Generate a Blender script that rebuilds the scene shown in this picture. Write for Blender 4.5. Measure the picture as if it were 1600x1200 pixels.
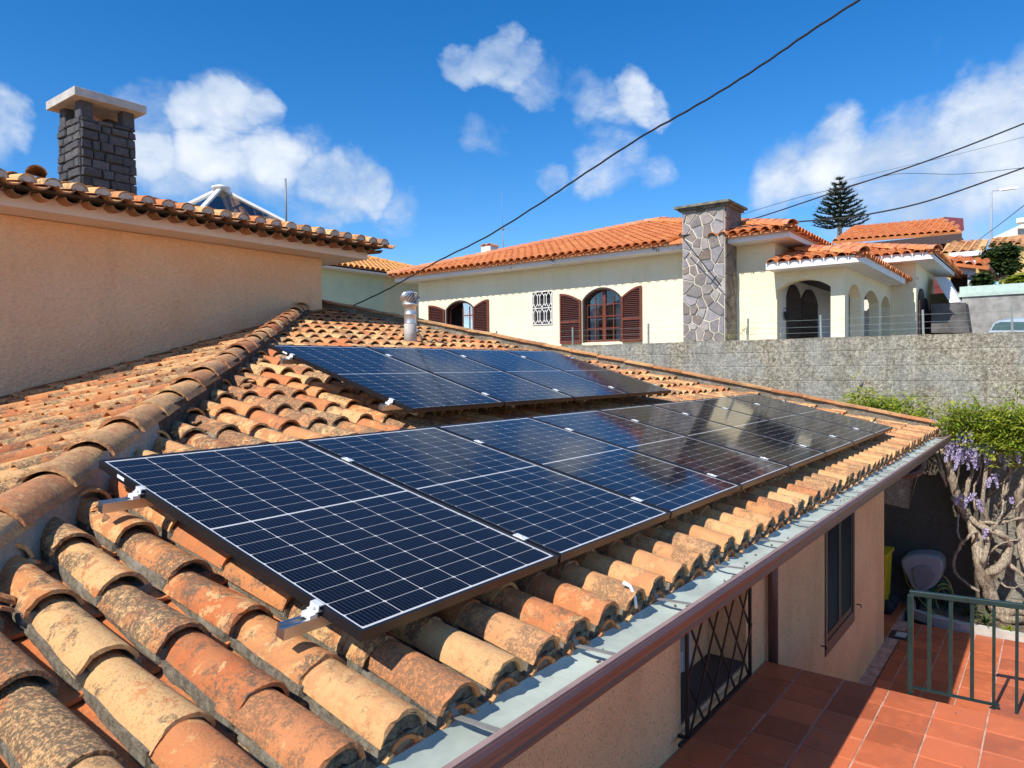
import bpy, bmesh, math, random
import numpy as np
from mathutils import Vector, Matrix, noise as mnoise
random.seed(7); RNG = np.random.default_rng(7)
S = bpy.context.scene
for o in list(bpy.data.objects): bpy.data.objects.remove(o)
COL = S.collection
PI = math.pi

# ------------------------------------------------------------------ camera
CAMP = Vector((-1.3928, -1.6165, 0.7644)); FPX = 1124.6
yaw, pit, rol = 0.6498, -0.0218, -0.0096
fw = Vector((math.cos(yaw)*math.cos(pit), math.sin(yaw)*math.cos(pit), math.sin(pit)))
r0 = Vector((math.sin(yaw), -math.cos(yaw), 0)); u0 = r0.cross(fw)
rt = math.cos(rol)*r0 + math.sin(rol)*u0; up = -math.sin(rol)*r0 + math.cos(rol)*u0
cd = bpy.data.cameras.new('camera'); cam = bpy.data.objects.new('camera', cd); COL.objects.link(cam)
cd.sensor_width = 36; cd.lens = FPX/1600*36; cd.clip_start = .05; cd.clip_end = 2000
cam.matrix_world = Matrix(((rt.x, up.x, -fw.x, CAMP.x), (rt.y, up.y, -fw.y, CAMP.y), (rt.z, up.z, -fw.z, CAMP.z), (0, 0, 0, 1)))
S.camera = cam

# ------------------------------------------------------------------ sun, sky, exposure
SUN = Vector((-.93, .08, 1)).normalized()
sl = bpy.data.lights.new('sun', 'SUN'); sl.energy = 3.25; sl.angle = math.radians(.53); sl.color = (1, .95, .87)
so = bpy.data.objects.new('sun', sl); COL.objects.link(so); so.rotation_euler = SUN.to_track_quat('Z', 'Y').to_euler()
elev = math.asin(SUN.z); az = math.atan2(SUN.x, SUN.y)
S.view_settings.view_transform = 'Standard'; S.view_settings.look = 'None'; S.view_settings.exposure = 0.86; S.view_settings.gamma = 1
S.view_settings.use_curve_mapping = False
SKYS = .15
W = bpy.data.worlds.new('World'); S.world = W; W.use_nodes = True

def ray(u, v): return fw + rt*((u-800)/FPX) - up*((v-600)/FPX)
def at(u, v, ax, val):
    d = ray(u, v); t = (val-CAMP[ax])/d[ax]; return CAMP + d*t
def atX(u, v, x): return at(u, v, 0, x)
def atY(u, v, y): return at(u, v, 1, y)
def atZ(u, v, z): return at(u, v, 2, z)

# node helpers
class NT:
    def __init__(s, nt): s.nt = nt; s.n = nt.nodes; s.l = nt.links
    def new(s, t, **k):
        x = s.n.new(t)
        for a, b in k.items(): setattr(x, a, b)
        return x
    def link(s, a, b): s.l.new(a, b)
    def _in(s, sock, v):
        if isinstance(v, bpy.types.NodeSocket): s.l.new(v, sock)
        elif v is not None: sock.default_value = v
    def math(s, op, a, b=None, c=None, clamp=False):
        x = s.new('ShaderNodeMath', operation=op, use_clamp=clamp)
        for i, v in enumerate((a, b, c)): s._in(x.inputs[i], v)
        return x.outputs[0]
    def vmath(s, op, a, b=None):
        x = s.new('ShaderNodeVectorMath', operation=op)
        s._in(x.inputs[0], a)
        if b is not None: s._in(x.inputs[1], b)
        return x.outputs['Value'] if op in ('DOT_PRODUCT', 'LENGTH', 'DISTANCE') else x.outputs[0]
    def noise(s, vec, scale, detail=3, rough=.55, dist=0, out='Fac'):
        x = s.new('ShaderNodeTexNoise'); s._in(x.inputs['Vector'], vec)
        x.inputs['Scale'].default_value = scale; x.inputs['Detail'].default_value = detail
        x.inputs['Roughness'].default_value = rough; x.inputs['Distortion'].default_value = dist
        return x.outputs[out]
    def step(s, v, a, b, lo=0., hi=1.):
        x = s.new('ShaderNodeMapRange', interpolation_type='SMOOTHSTEP'); s._in(x.inputs[0], v)
        x.inputs[1].default_value = a; x.inputs[2].default_value = b; x.inputs[3].default_value = lo; x.inputs[4].default_value = hi
        return x.outputs[0]
    def mix(s, f, a, b, t='MIX'):
        x = s.new('ShaderNodeMix', data_type='RGBA', blend_type=t); s._in(x.inputs[0], f)
        for i, v in ((6, a), (7, b)):
            if isinstance(v, tuple): v = (*v[:3], 1)
            s._in(x.inputs[i], v)
        return x.outputs[2]
    def ramp(s, f, stops):
        x = s.new('ShaderNodeValToRGB'); s._in(x.inputs[0], f); e = x.color_ramp.elements
        while len(e) < len(stops): e.new(.5)
        for i, (p, c) in enumerate(stops): e[i].position = p; e[i].color = (*c, 1)
        return x.outputs[0]
    def mapping(s, vec, scale=(1, 1, 1), loc=(0, 0, 0), rot=(0, 0, 0)):
        x = s.new('ShaderNodeMapping'); s._in(x.inputs[0], vec); x.inputs['Scale'].default_value = scale
        x.inputs['Location'].default_value = loc; x.inputs['Rotation'].default_value = rot
        return x.outputs[0]

def build_world():
    t = NT(W.node_tree); t.n.clear()
    out = t.new('ShaderNodeOutputWorld')
    sky = t.new('ShaderNodeTexSky', sky_type='NISHITA', sun_disc=False)
    sky.sun_elevation = elev; sky.sun_rotation = az; sky.altitude = 400; sky.air_density = 1.0; sky.dust_density = .25; sky.ozone_density = 4.5
    hs = t.new('ShaderNodeHueSaturation'); hs.inputs['Saturation'].default_value = 1.34; hs.inputs['Value'].default_value = .64; hs.inputs['Hue'].default_value = .504
    t.link(sky.outputs[0], hs.inputs['Color'])
    b1 = t.new('ShaderNodeBackground'); t.link(hs.outputs[0], b1.inputs[0]); b1.inputs[1].default_value = SKYS
    tc = t.new('ShaderNodeTexCoord'); d = t.vmath('NORMALIZE', tc.outputs['Generated'])
    wn = t.noise(d, 3.2, 6, .62, .2, 'Color')
    dw = t.vmath('NORMALIZE', t.vmath('ADD', d, t.vmath('MULTIPLY', t.vmath('SUBTRACT', wn, (.5, .5, .5)), (.17, .17, .17))))
    # cloud banks of this sky: direction of the centre and angular radius
    banks = [(-40, 205, 110, 1), (20, 190, 75, 1), (250, 160, 70, .8), (350, 165, 80, 1), (300, 270, 90, .85), (420, 265, 110, 1), (530, 290, 85, 1), (600, 330, 70, .7), (660, 395, 60, .6),
             (745, 100, 46, 1.1), (782, 84, 48, 1.15), (815, 105, 44, 1.1), (850, 132, 50, .98), (905, 142, 55, .95), (950, 150, 50, .92), (990, 138, 50, 1.1), (1015, 152, 40, 1.05), (760, 212, 46, .78), (790, 225, 36, .72), (940, 235, 72, .93), (1000, 255, 50, .84), (860, 268, 34, .78), (1110, 215, 40, .5), (725, 306, 24, .55),
             (215, 150, 45, .85), (300, 160, 50, 1.1), (350, 150, 50, 1.2), (395, 165, 42, 1.1), (250, 240, 60, 1.1), (340, 245, 70, 1.1), (420, 250, 75, 1.2), (500, 285, 70, 1.15), (560, 300, 60, 1.1), (600, 325, 40, .8), (470, 330, 80, .9),
             (1230, 265, 95, .98), (1310, 235, 100, 1.06), (1430, 265, 150, 1.0), (1560, 210, 150, 1.08), (1680, 220, 240, 1.08), (1500, 340, 140, .98), (1350, 330, 110, .85), (1500, 20, 130, .42),
             (-300, 330, 150, .9), (-520, 120, 160, .8), (2100, 380, 260, 1.1)]
    acc = None
    for (u, v, r, w) in banks:
        c = ray(u, v).normalized(); e = ray(u+r, v).normalized(); ct = c.dot(e)
        dt = t.vmath('DOT_PRODUCT', dw, tuple(c))
        m = t.step(dt, 1-(1-ct)*1.7, 1-(1-ct)*.05, 0, w)
        acc = m if acc is None else t.math('MAXIMUM', acc, m)
    # unseen scattered cloud outside the picture, cover raised to brighten the shaded walls
    sx = t.new('ShaderNodeSeparateXYZ'); t.link(d, sx.inputs[0])
    pz = t.math('MAXIMUM', t.math('ADD', sx.outputs[2], .12), .03)
    pl = t.new('ShaderNodeCombineXYZ'); t.link(t.math('DIVIDE', sx.outputs[0], pz), pl.inputs[0]); t.link(t.math('DIVIDE', sx.outputs[1], pz), pl.inputs[1])
    gen = t.step(t.noise(pl.outputs[0], .55, 5, .6), .46, .66)
    fwdm = t.step(t.vmath('DOT_PRODUCT', d, tuple(fw)), .50, .76, 1, 0)
    gen = t.math('MULTIPLY', gen, fwdm)
    acc = t.math('MAXIMUM', acc, gen)
    ds = t.mapping(d, (1, 1, 1.5))
    fb = t.noise(ds, 7.5, 12, .60, .25); fb2 = t.noise(d, 2.6, 4, .55, .2)
    q = t.math('SUBTRACT', t.math('ADD', t.math('MULTIPLY', acc, .74), t.math('MULTIPLY', fb, 1.1)), 1.04)
    q = t.math('ADD', q, t.math('MULTIPLY', t.math('SUBTRACT', fb2, .5), .35))
    cov = t.step(q, -.05, .36)
    cov = t.math('MULTIPLY', cov, .95)
    sh = t.step(t.math('ADD', t.math('MULTIPLY', t.noise(ds, 6, 8, .6), .6), t.math('MULTIPLY', q, .40)), .30, .60)
    ccol = t.mix(sh, (.34, .44, .60), (.72, .75, .79))
    b2 = t.new('ShaderNodeBackground'); t.link(ccol, b2.inputs[0]); b2.inputs[1].default_value = .78
    ms = t.new('ShaderNodeMixShader'); t.link(cov, ms.inputs[0]); t.link(b1.outputs[0], ms.inputs[1]); t.link(b2.outputs[0], ms.inputs[2])
    t.link(ms.outputs[0], out.inputs[0])
build_world()

# ------------------------------------------------------------------ materials
def mat(name, col=(.5, .5, .5), rough=.7, metal=0, spec=.5):
    m = bpy.data.materials.new(name); m.use_nodes = True; t = NT(m.node_tree)
    b = t.n['Principled BSDF']; b.inputs['Base Color'].default_value = (*col, 1); b.inputs['Roughness'].default_value = rough
    b.inputs['Metallic'].default_value = metal; b.inputs['Specular IOR Level'].default_value = spec
    m.diffuse_color = (*col, 1)
    return m, t, b
def pos(t): return t.new('ShaderNodeNewGeometry').outputs['Position']
def bump(t, b, h, strength, dist, normal=None):
    x = t.new('ShaderNodeBump'); t._in(x.inputs['Height'], h); x.inputs['Strength'].default_value = strength; x.inputs['Distance'].default_value = dist
    if normal is not None: t.link(normal, x.inputs['Normal'])
    t.link(x.outputs[0], b.inputs['Normal']); return x.outputs[0]
def plain(name, col, rough=.7, metal=0, var=.12, scale=8, bumps=.0, bs=60):
    m, t, b = mat(name, col, rough, metal); p = pos(t)
    n = t.noise(p, scale, 4, .6)
    c = t.mix(t.step(n, .3, .7), tuple(x*(1-var) for x in col), tuple(min(1, x*(1+var)) for x in col)); t.link(c, b.inputs['Base Color'])
    if bumps: bump(t, b, t.noise(p, bs, 3, .6), bumps, .01)
    return m
def rndval(t):
    a = t.new('ShaderNodeAttribute', attribute_name='rnd'); oi = t.new('ShaderNodeObjectInfo')
    return t.math('FRACT', t.math('ADD', a.outputs['Fac'], oi.outputs['Random']))

def clay(name, pal, lich=1., dark=1., bumps=.8, scale=1., rough=.85):
    """weathered barrel tile: pal = ramp of clay colours drawn per tile; lichen and soot patches from noise"""
    m, t, b = mat(name, pal[0][1], rough, 0, .25); r = rndval(t); p = pos(t)
    off = t.new('ShaderNodeCombineXYZ'); t.link(t.math('MULTIPLY', r, 37), off.inputs[0]); t.link(t.math('MULTIPLY', r, 91), off.inputs[1])
    q = t.vmath('ADD', p, off.outputs[0])
    base = t.ramp(r, pal)
    n1 = t.noise(q, 9*scale, 5, .65, .4)
    base = t.mix(t.step(n1, .42, .66), base, t.mix(.5, base, (.62, .25, .10)))
    grime = t.noise(q, 6.5*scale, 7, .7, .6)
    base = t.mix(t.math('MULTIPLY', t.step(grime, .46, .60), .55*dark), base, t.mix(.6, base, (.30, .17, .09)))
    # pale lichen / lime bloom
    n2 = t.noise(q, 12*scale, 12, .78, .35); r2 = t.math('FRACT', t.math('MULTIPLY', r, 7.31))
    th = t.math('SUBTRACT', .62, t.math('MULTIPLY', r2, .22))
    pale = t.math('MULTIPLY', t.math('MULTIPLY', t.step(t.math('SUBTRACT', n2, th), -.01, .03), t.step(t.noise(q, 75*scale, 4, .8), .36, .46)), lich*.92)
    base = t.mix(pale, base, (.74, .45, .195))
    # soot and black lichen
    n3 = t.noise(q, 15*scale, 12, .84, .4); r3 = t.math('FRACT', t.math('MULTIPLY', r, 13.7))
    n3b = t.noise(q, 5*scale, 3, .6)
    th3 = t.math('SUBTRACT', .69, t.math('MULTIPLY', r3, .13))
    dk = t.math('MULTIPLY', t.step(t.math('SUBTRACT', t.math('ADD', t.math('MULTIPLY', n3, .6), t.math('MULTIPLY', n3b, .45)), th3), -.115, -.07), dark*.95)
    fine = t.noise(q, 110*scale, 3, .7)
    dk = t.math('MULTIPLY', dk, t.step(t.math('ADD', t.math('MULTIPLY', fine, .6), t.math('MULTIPLY', t.noise(q, 45*scale, 4, .75, .6), .5)), .44, .60))
    base = t.mix(dk, base, (.165, .115, .072))
    sp = t.step(t.noise(q, 210*scale, 2, .5), .64, .72)
    base = t.mix(t.math('MULTIPLY', sp, .6*dark), base, (.08, .06, .045))
    t.link(base, b.inputs['Base Color'])
    h = t.math('ADD', t.math('MULTIPLY', n2, .6), t.math('ADD', t.math('MULTIPLY', fine, .25), t.math('MULTIPLY', n3, .5)))
    bump(t, b, h, bumps, .018)
    return m
M = {}
M['clay_old'] = clay('weathered_clay', [(0, (.60, .20, .07)), (.17, (.68, .31, .115)), (.35, (.56, .155, .048)), (.5, (.71, .37, .15)), (.66, (.64, .235, .08)), (.82, (.66, .29, .105)), (1, (.55, .15, .05))], lich=1.0, dark=1.0)
M['clay_eave'] = clay('warm_clay', [(0, (.68, .28, .10)), (.25, (.72, .38, .16)), (.5, (.62, .20, .07)), (.75, (.74, .42, .19)), (1, (.64, .23, .085))], lich=.7, dark=.75)
M['clay_cap'] = clay('cap_clay', [(0, (.66, .26, .10)), (.3, (.70, .40, .19)), (.55, (.55, .17, .065)), (.8, (.72, .43, .21)), (1, (.50, .16, .07))], lich=.8, dark=.5)
M['clay_pan'] = clay('orange_clay', [(0, (.72, .22, .06)), (.5, (.66, .19, .055)), (1, (.55, .17, .06))], lich=.15, dark=.45)
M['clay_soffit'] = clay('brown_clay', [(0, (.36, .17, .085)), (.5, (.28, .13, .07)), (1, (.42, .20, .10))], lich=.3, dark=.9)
M['clay_new'] = clay('bright_clay', [(0, (.66, .205, .06)), (.35, (.60, .17, .05)), (.7, (.70, .25, .08)), (1, (.57, .15, .05))], lich=.07, dark=.12, bumps=.2, scale=.4, rough=.7)
M['clay_yellow'] = clay('yellow_clay', [(0, (.74, .33, .09)), (.5, (.66, .27, .07)), (1, (.78, .40, .12))], lich=.2, dark=.25, bumps=.2, scale=.4)
M['clay_rosy'] = clay('rosy_clay', [(0, (.66, .24, .12)), (.5, (.58, .19, .10)), (1, (.68, .31, .17))], lich=.15, dark=.25, bumps=.2, scale=.4)

def mortar(name, a, bcol, light=.25):
    m, t, b = mat(name, a, .95, 0, .1); p = pos(t)
    n = t.noise(p, 38, 9, .8, .3); n2 = t.noise(p, 6, 5, .65); f = t.noise(p, 190, 3, .7)
    c = t.mix(t.step(n, .36, .66), a, bcol)
    c = t.mix(t.math('MULTIPLY', t.step(n2, .54, .68), light), c, (.56, .52, .43))
    c = t.mix(t.math('MULTIPLY', t.step(f, .56, .68), .5), c, (.05, .045, .04)); t.link(c, b.inputs['Base Color'])
    bump(t, b, t.math('ADD', n, t.math('MULTIPLY', f, .5)), .9, .02)
    return m
M['mortar'] = mortar('grey_mortar', (.17, .14, .10), (.42, .36, .27), .7)
M['mortar_dark'] = mortar('dark_mortar', (.055, .046, .038), (.17, .14, .11), .15)
M['mortar_pale'] = mortar('pale_mortar', (.46, .41, .34), (.66, .60, .50), .5)

def stucco(name, col, scale, strength, dist, speck=0, blotch=.1):
    m, t, b = mat(name, col, .92, 0, .15); p = pos(t)
    w = t.vmath('ADD', p, t.vmath('MULTIPLY', t.vmath('SUBTRACT', t.noise(p, scale*.6, 2, .5, 0, 'Color'), (.5, .5, .5)), (.06, .06, .035)))
    ps = t.mapping(w, (.8, .8, 1.25)); n = t.noise(ps, scale, 4, .62, .5)
    bl = t.noise(p, 1.3, 4, .6)
    c = t.mix(t.step(bl, .3, .7), tuple(x*(1-blotch) for x in col), tuple(min(1, x*(1+blotch)) for x in col))
    if speck: 
        f = t.noise(p, scale*1.15, 3, .65, .6); c = t.mix(t.math('MULTIPLY', t.step(f, .56, .62), speck), c, tuple(x*.35 for x in col))
    t.link(c, b.inputs['Base Color'])
    if speck:
        st = t.noise(t.mapping(p, (1.6, 1, .45)), 1.5, 5, .7, .3); c = t.mix(t.math('MULTIPLY', t.step(st, .50, .66), .20), c, tuple(x*.55 for x in col)); t.link(c, b.inputs['Base Color'])
    bump(t, b, t.step(n, .3, .68), strength, dist); return m
M['stucco_up'] = stucco('peach_roughcast', (.92, .54, .30), 34, .8, .02, .0)
M['stucco_low'] = stucco('peach_spattered_render', (.96, .565, .295), 70, .7, .008, .6)
def creamwall():
    m, t, b = mat('cream_render_with_drips', (.84, .765, .56), .92, 0, .15); p = pos(t); n = t.noise(t.mapping(p, (1, 1, 1.3)), 9, 4, .62, .5)
    c = t.mix(t.step(t.noise(p, .9, 5, .6), .3, .7), (.84, .74, .50), (.88, .79, .57)); dr = t.noise(t.mapping(p, (2.4, 2.4, .22)), 1.7, 6, .7, .2)
    c = t.mix(t.math('MULTIPLY', t.step(dr, .52, .68), .22), c, (.52, .46, .34)); t.link(c, b.inputs['Base Color']); bump(t, b, t.step(n, .3, .68), .3, .02); return m
def crease_shaded_stucco():
    m, t, b = mat('peach_roughcast_crease_shade', (.86, .50, .30), .92, 0, .15); a = t.new('ShaderNodeAttribute', attribute_name='rnd')
    p = pos(t); bl = t.noise(p, 1.3, 4, .6); c = t.mix(t.step(bl, .3, .7), (.96, .57, .31), (.98, .64, .37)); c = t.mix(t.step(a.outputs['Fac'], .0, .40, .16, 0), c, (.50, .28, .17))  # lows of the relief darkened: crease shade put into the colour
    q_ = t.mapping(p, (1, 1, 1.7)); fn = t.noise(q_, 46, 3, .6, .8); c = t.mix(t.step(fn, .38, .52, .20, 0), c, (.48, .27, .17))  # same painted shade in the creases of the fine bump
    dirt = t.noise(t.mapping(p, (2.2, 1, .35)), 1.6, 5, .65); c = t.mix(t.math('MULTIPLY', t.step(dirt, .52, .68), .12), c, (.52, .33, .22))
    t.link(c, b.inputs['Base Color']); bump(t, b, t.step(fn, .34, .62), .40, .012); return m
M['stucco_crease_shade'] = crease_shaded_stucco()
M['cream'] = stucco('cream_render', (.84, .765, .56), 9, .5, .02, 0, .03)
M['cream'] = creamwall()
M['green_r'] = stucco('pale_green_render', (.60, .66, .44), 12, .2, .01, 0, .05)
M['yellow_r'] = stucco('pale_yellow_render', (.74, .66, .40), 12, .2, .01, 0, .05)
M['white'] = plain('white_paint', (.78, .76, .72), .6, 0, .05, 3)
def dirty_white():
    m, t, b = mat('white_paint_with_mould', (.78, .76, .72), .7); p = pos(t)
    n = t.math('ADD', t.math('MULTIPLY', t.noise(p, .9, 3, .6), .6), t.math('MULTIPLY', t.noise(p, 9, 5, .7), .5))
    t.link(t.mix(t.step(n, .655, .70), (.78, .76, .73), (.07, .06, .06)), b.inputs['Base Color']); return m
M['fascia'] = dirty_white()
M['fascia_peach'] = plain('pale_pink_paint', (.78, .66, .56), .7, 0, .05, 2)
M['black_metal'] = plain('black_wrought_iron', (.014, .013, .013), .45, .0, .1)
M['pv_frame'], _t, _b = mat('black_anodised_frame', (.010, .010, .012), .38, .0)
M['alu'], _t, _b = mat('brushed_aluminium', (.62, .62, .62), .33, 1)
M['alu_w'], _t, _b = mat('bright_clamp_metal', (.85, .85, .85), .45, .35)
M['gutter_in'] = plain('pale_zinc', (.42, .47, .41), .5, .0, .22, 3)
M['gutter_out'] = plain('brown_gutter_paint', (.10, .048, .042), .38, 0, .1, 5)
M['steel'], _t, _b = mat('galvanised_steel', (.72, .71, .69), .42, .85)
M['concrete'] = plain('pale_concrete', (.50, .47, .42), .9, 0, .15, 6, .5, 60)
M['wood'] = plain('red_brown_varnish', (.15, .035, .018), .45, 0, .2, 12)
M['wood_dark'] = plain('dark_brown_stain', (.045, .022, .018), .5, 0, .2, 12)
M['dark'] = plain('dark_interior', (.035, .035, .04), .8)
M['grey_room'] = plain('grey_interior', (.10, .10, .115), .8)
M['curtain'] = plain('white_curtain', (.75, .77, .80), .9)
M['shutter'] = plain('dark_green_shutter', (.022, .030, .026), .5)
M['win_frame'] = plain('brown_window_frame', (.10, .065, .055), .5)
M['rail_green'] = plain('dark_green_paint', (.005, .026, .024), .38, 0, .25, 10)
M['yellow'] = plain('yellow_plastic', (.62, .46, .01), .45)
M['rubber'] = plain('black_rubber', (.02, .02, .02), .7)
M['reel'] = plain('grey_plastic', (.30, .29, .28), .55, 0, .1)
M['reel2'] = plain('mid_grey_plastic', (.22, .20, .20), .5, 0, .1)
M['hose'] = plain('green_hose', (.03, .16, .10), .5)
M['hose_y'] = plain('yellow_hose', (.45, .40, .08), .5)
M['cable'] = plain('black_cable', (.012, .012, .012), .6)
M['grey_tube'] = plain('grey_metal_post', (.22, .25, .24), .5)
def glass_mat(name, ior=1.5, rough=.02, tint=(1, 1, 1)):
    m = bpy.data.materials.new(name); m.use_nodes = True; t = NT(m.node_tree); t.n.clear()
    o = t.new('ShaderNodeOutputMaterial'); tr = t.new('ShaderNodeBsdfTransparent'); tr.inputs[0].default_value = (*tint, 1)
    g = t.new('ShaderNodeBsdfGlossy'); g.inputs['Roughness'].default_value = rough
    f = t.new('ShaderNodeFresnel'); f.inputs[0].default_value = ior
    x = t.new('ShaderNodeMixShader'); t.link(f.outputs[0], x.inputs[0]); t.link(tr.outputs[0], x.inputs[1]); t.link(g.outputs[0], x.inputs[2]); t.link(x.outputs[0], o.inputs[0])
    return m
M['pv_glass'] = glass_mat('module_glass', 1.29, .07)
M['glass'] = glass_mat('window_glass', 1.6, .02, (.85, .9, .9))
M['sky_glass'] = glass_mat('skylight_glass', 1.7, .03, (.6, .75, .75))
M['backsheet'], _t, _b = mat('white_backsheet', (.60, .62, .66), .6)
def cellmat():
    m, t, b = mat('silicon_cell', (.008, .012, .03), .45, 0, .08); tc = t.new('ShaderNodeTexCoord').outputs['Object']
    s = t.new('ShaderNodeSeparateXYZ'); t.link(tc, s.inputs[0])
    f = t.math('FRACT', t.math('MULTIPLY', s.outputs[0], 1/.0166)); l = t.math('LESS_THAN', f, .11)
    a = t.new('ShaderNodeAttribute', attribute_name='lx'); 
    n = t.noise(pos(t), 1.1, 2, .5)
    c = t.mix(t.step(n, .35, .65), (.0022, .0030, .0085), (.0032, .0048, .0135))
    c = t.mix(t.math('MULTIPLY', l, .8), c, (.10, .11, .14)); t.link(c, b.inputs['Base Color']); return m
M['cell'] = cellmat()

def tilefloor(name, col):
    m, t, b = mat(name, col, .5, 0, .35); r = rndval(t); p = pos(t)
    c = t.mix(r, tuple(x*.74 for x in col), tuple(x*1.2 for x in col))
    n = t.noise(p, 7, 5, .65); c = t.mix(t.math('MULTIPLY', t.step(n, .5, .75), .35), c, tuple(x*1.5 for x in col))
    st = t.noise(p, 2.3, 5, .7, .3); c = t.mix(t.math('MULTIPLY', t.step(st, .50, .68), .22), c, (.10, .055, .045))
    c = t.mix(t.math('MULTIPLY', t.step(t.noise(p, 60, 2), .68, .74), .4), c, (.5, .4, .35))
    t.link(c, b.inputs['Base Color']); t.link(t.step(n, .3, .7, .38, .6), b.inputs['Roughness'])
    bump(t, b, t.noise(p, 30, 4, .6), .12, .01); return m
M['floor'] = tilefloor('glazed_red_quarry_tile', (.51, .135, .055))
M['grout'] = plain('pink_grey_grout', (.50, .30, .22), .9, 0, .25, 9)

def gardenwall():
    m, t, b = mat('rough_cast_concrete_wall', (.4, .37, .3), .95, 0, .1); p = pos(t)
    n = t.math('ADD', t.math('MULTIPLY', t.noise(p, 21, 6, .75, .15), .72), t.math('MULTIPLY', t.noise(p, 62, 3, .7), .28)); big = t.noise(p, .8, 5, .6, .5); mid = t.noise(t.mapping(p, (1, 1.2, .5)), 3.2, 6, .7, .5)
    c = t.ramp(n, [(.37, (.09, .078, .055)), (.46, (.25, .22, .16)), (.53, (.43, .385, .29)), (.62, (.66, .61, .48))])
    c = t.mix(t.math('MULTIPLY', t.step(big, .42, .62), .45), c, (.38, .40, .39))
    c = t.mix(t.math('MULTIPLY', t.step(mid, .48, .60), .3), c, (.14, .125, .095))
    s = t.new('ShaderNodeSeparateXYZ'); t.link(p, s.inputs[0])
    # faint courses of the block work under the cast
    bx = t.new('ShaderNodeTexBrick'); bc = t.new('ShaderNodeCombineXYZ'); t.link(s.outputs[1], bc.inputs[0]); t.link(s.outputs[2], bc.inputs[1]); t.link(bc.outputs[0], bx.inputs['Vector'])
    bx.inputs['Scale'].default_value = 1; bx.inputs['Brick Width'].default_value = .5; bx.inputs['Row Height'].default_value = .25; bx.inputs['Mortar Size'].default_value = .018; bx.inputs['Mortar Smooth'].default_value = 1
    c = t.mix(t.math('MULTIPLY', t.math('MULTIPLY', bx.outputs['Fac'], t.step(mid, .35, .6)), .25), c, (.13, .11, .08))
    run = t.noise(t.mapping(p, (1, 3.2, .22)), 2.2, 5, .65, .2)
    c = t.mix(t.math('MULTIPLY', t.math('MULTIPLY', t.step(run, .54, .66), t.step(s.outputs[2], -.6, 1.2)), .30), c, (.085, .075, .06))
    # black staining over the lower part, with a ragged edge
    zn = t.math('ADD', s.outputs[2], t.math('MULTIPLY', t.math('SUBTRACT', t.noise(p, 1.6, 6, .65, .4), .5), 2.2))
    yy = t.math('ADD', s.outputs[1], t.math('MULTIPLY', t.math('SUBTRACT', t.noise(p, 2.2, 4, .6), .5), 1.0))
    low = t.math('MULTIPLY', t.math('MULTIPLY', t.step(zn, -.75, -.35, 1, 0), t.step(yy, -.95, -.55, 0, 1)), .88)
    c = t.mix(low, c, (.032, .026, .022))
    c = t.mix(t.math('MULTIPLY', t.step(zn, -.5, -.1, 1, 0), .35), c, (.20, .17, .12))
    t.link(c, b.inputs['Base Color']); bump(t, b, t.math('ADD', n, t.math('MULTIPLY', bx.outputs['Fac'], -.15)), 1.0, .05); return m
M['gwall'] = gardenwall()
def stonemat(name, pal, bs=.7, sc=14):
    m, t, b = mat(name, pal[0][1], .85, 0, .25); r = rndval(t); p = pos(t)
    c = t.ramp(r, pal); n = t.noise(p, sc, 6, .7, .4)
    c = t.mix(t.math('MULTIPLY', t.step(n, .38, .62), .45), c, t.mix(1.0, c, (.45, .45, .45), 'MULTIPLY'))
    t.link(c, b.inputs['Base Color']); bump(t, b, n, bs, .03); return m
M['basalt'] = stonemat('grey_basalt', [(0, (.085, .085, .088)), (.4, (.13, .13, .135)), (.75, (.10, .098, .10)), (1, (.17, .16, .15))], 1., 22)
M['slab'] = stonemat('slate_cladding', [(0, (.25, .215, .19)), (.25, (.27, .25, .26)), (.5, (.38, .35, .35)), (.66, (.22, .16, .12)), (.82, (.44, .40, .37)), (1, (.17, .13, .105))], .4, 6)
M['joint'] = plain('sand_joint', (.62, .56, .44), .9, 0, .12, 9)
M['joint_dark'] = plain('brown_joint', (.13, .11, .10), .9, 0, .2, 9)
M['darkstone'] = plain('dark_dry_stone', (.10, .095, .09), .95, 0, .4, 2.2, 1., 8)
def barkm():
    m, t, b = mat('pale_twisted_bark', (.4, .3, .2), .9, 0, .15); p = pos(t); n = t.noise(t.mapping(p, (1, 1, .35)), 42, 6, .7, .9); g_ = t.noise(p, 4, 4, .6)
    c = t.mix(t.step(n, .38, .62), (.26, .20, .14), (.66, .54, .40)); c = t.mix(t.math('MULTIPLY', t.step(g_, .5, .65), .35), c, (.30, .235, .17)); t.link(c, b.inputs['Base Color']); bump(t, b, n, 1, .04); return m
M['bark'] = barkm()
M['soil'] = plain('dry_soil', (.14, .10, .07), .95, 0, .4, 12, 1., 30)
def leafmat(name, a, bcol, tr=.35):
    m, t, b = mat(name, a, .55, 0, .3); r = rndval(t); t.link(t.mix(r, a, bcol), b.inputs['Base Color'])
    x = t.new('ShaderNodeBsdfTranslucent'); t.link(t.mix(r, a, bcol), x.inputs[0]); ms = t.new('ShaderNodeMixShader'); ms.inputs[0].default_value = tr
    o = t.n['Material Output']; t.link(b.outputs[0], ms.inputs[1]); t.link(x.outputs[0], ms.inputs[2]); t.link(ms.outputs[0], o.inputs[0]); return m
M['leaf'] = leafmat('fresh_leaf', (.15, .28, .02), (.50, .50, .06), .45)
M['leaf_dark'] = leafmat('dark_leaf', (.035, .075, .02), (.09, .13, .035), .2)
M['needle'] = leafmat('pine_needle', (.025, .055, .03), (.05, .09, .05), .1)
M['lilac'] = leafmat('lilac_petal', (.36, .28, .54), (.78, .72, .88), .35)
M['far_green'] = leafmat('far_leaf', (.07, .12, .03), (.14, .17, .05), .2)
M['ground'] = plain('dry_ground', (.22, .18, .13), .95, 0, .3, .6)
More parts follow.
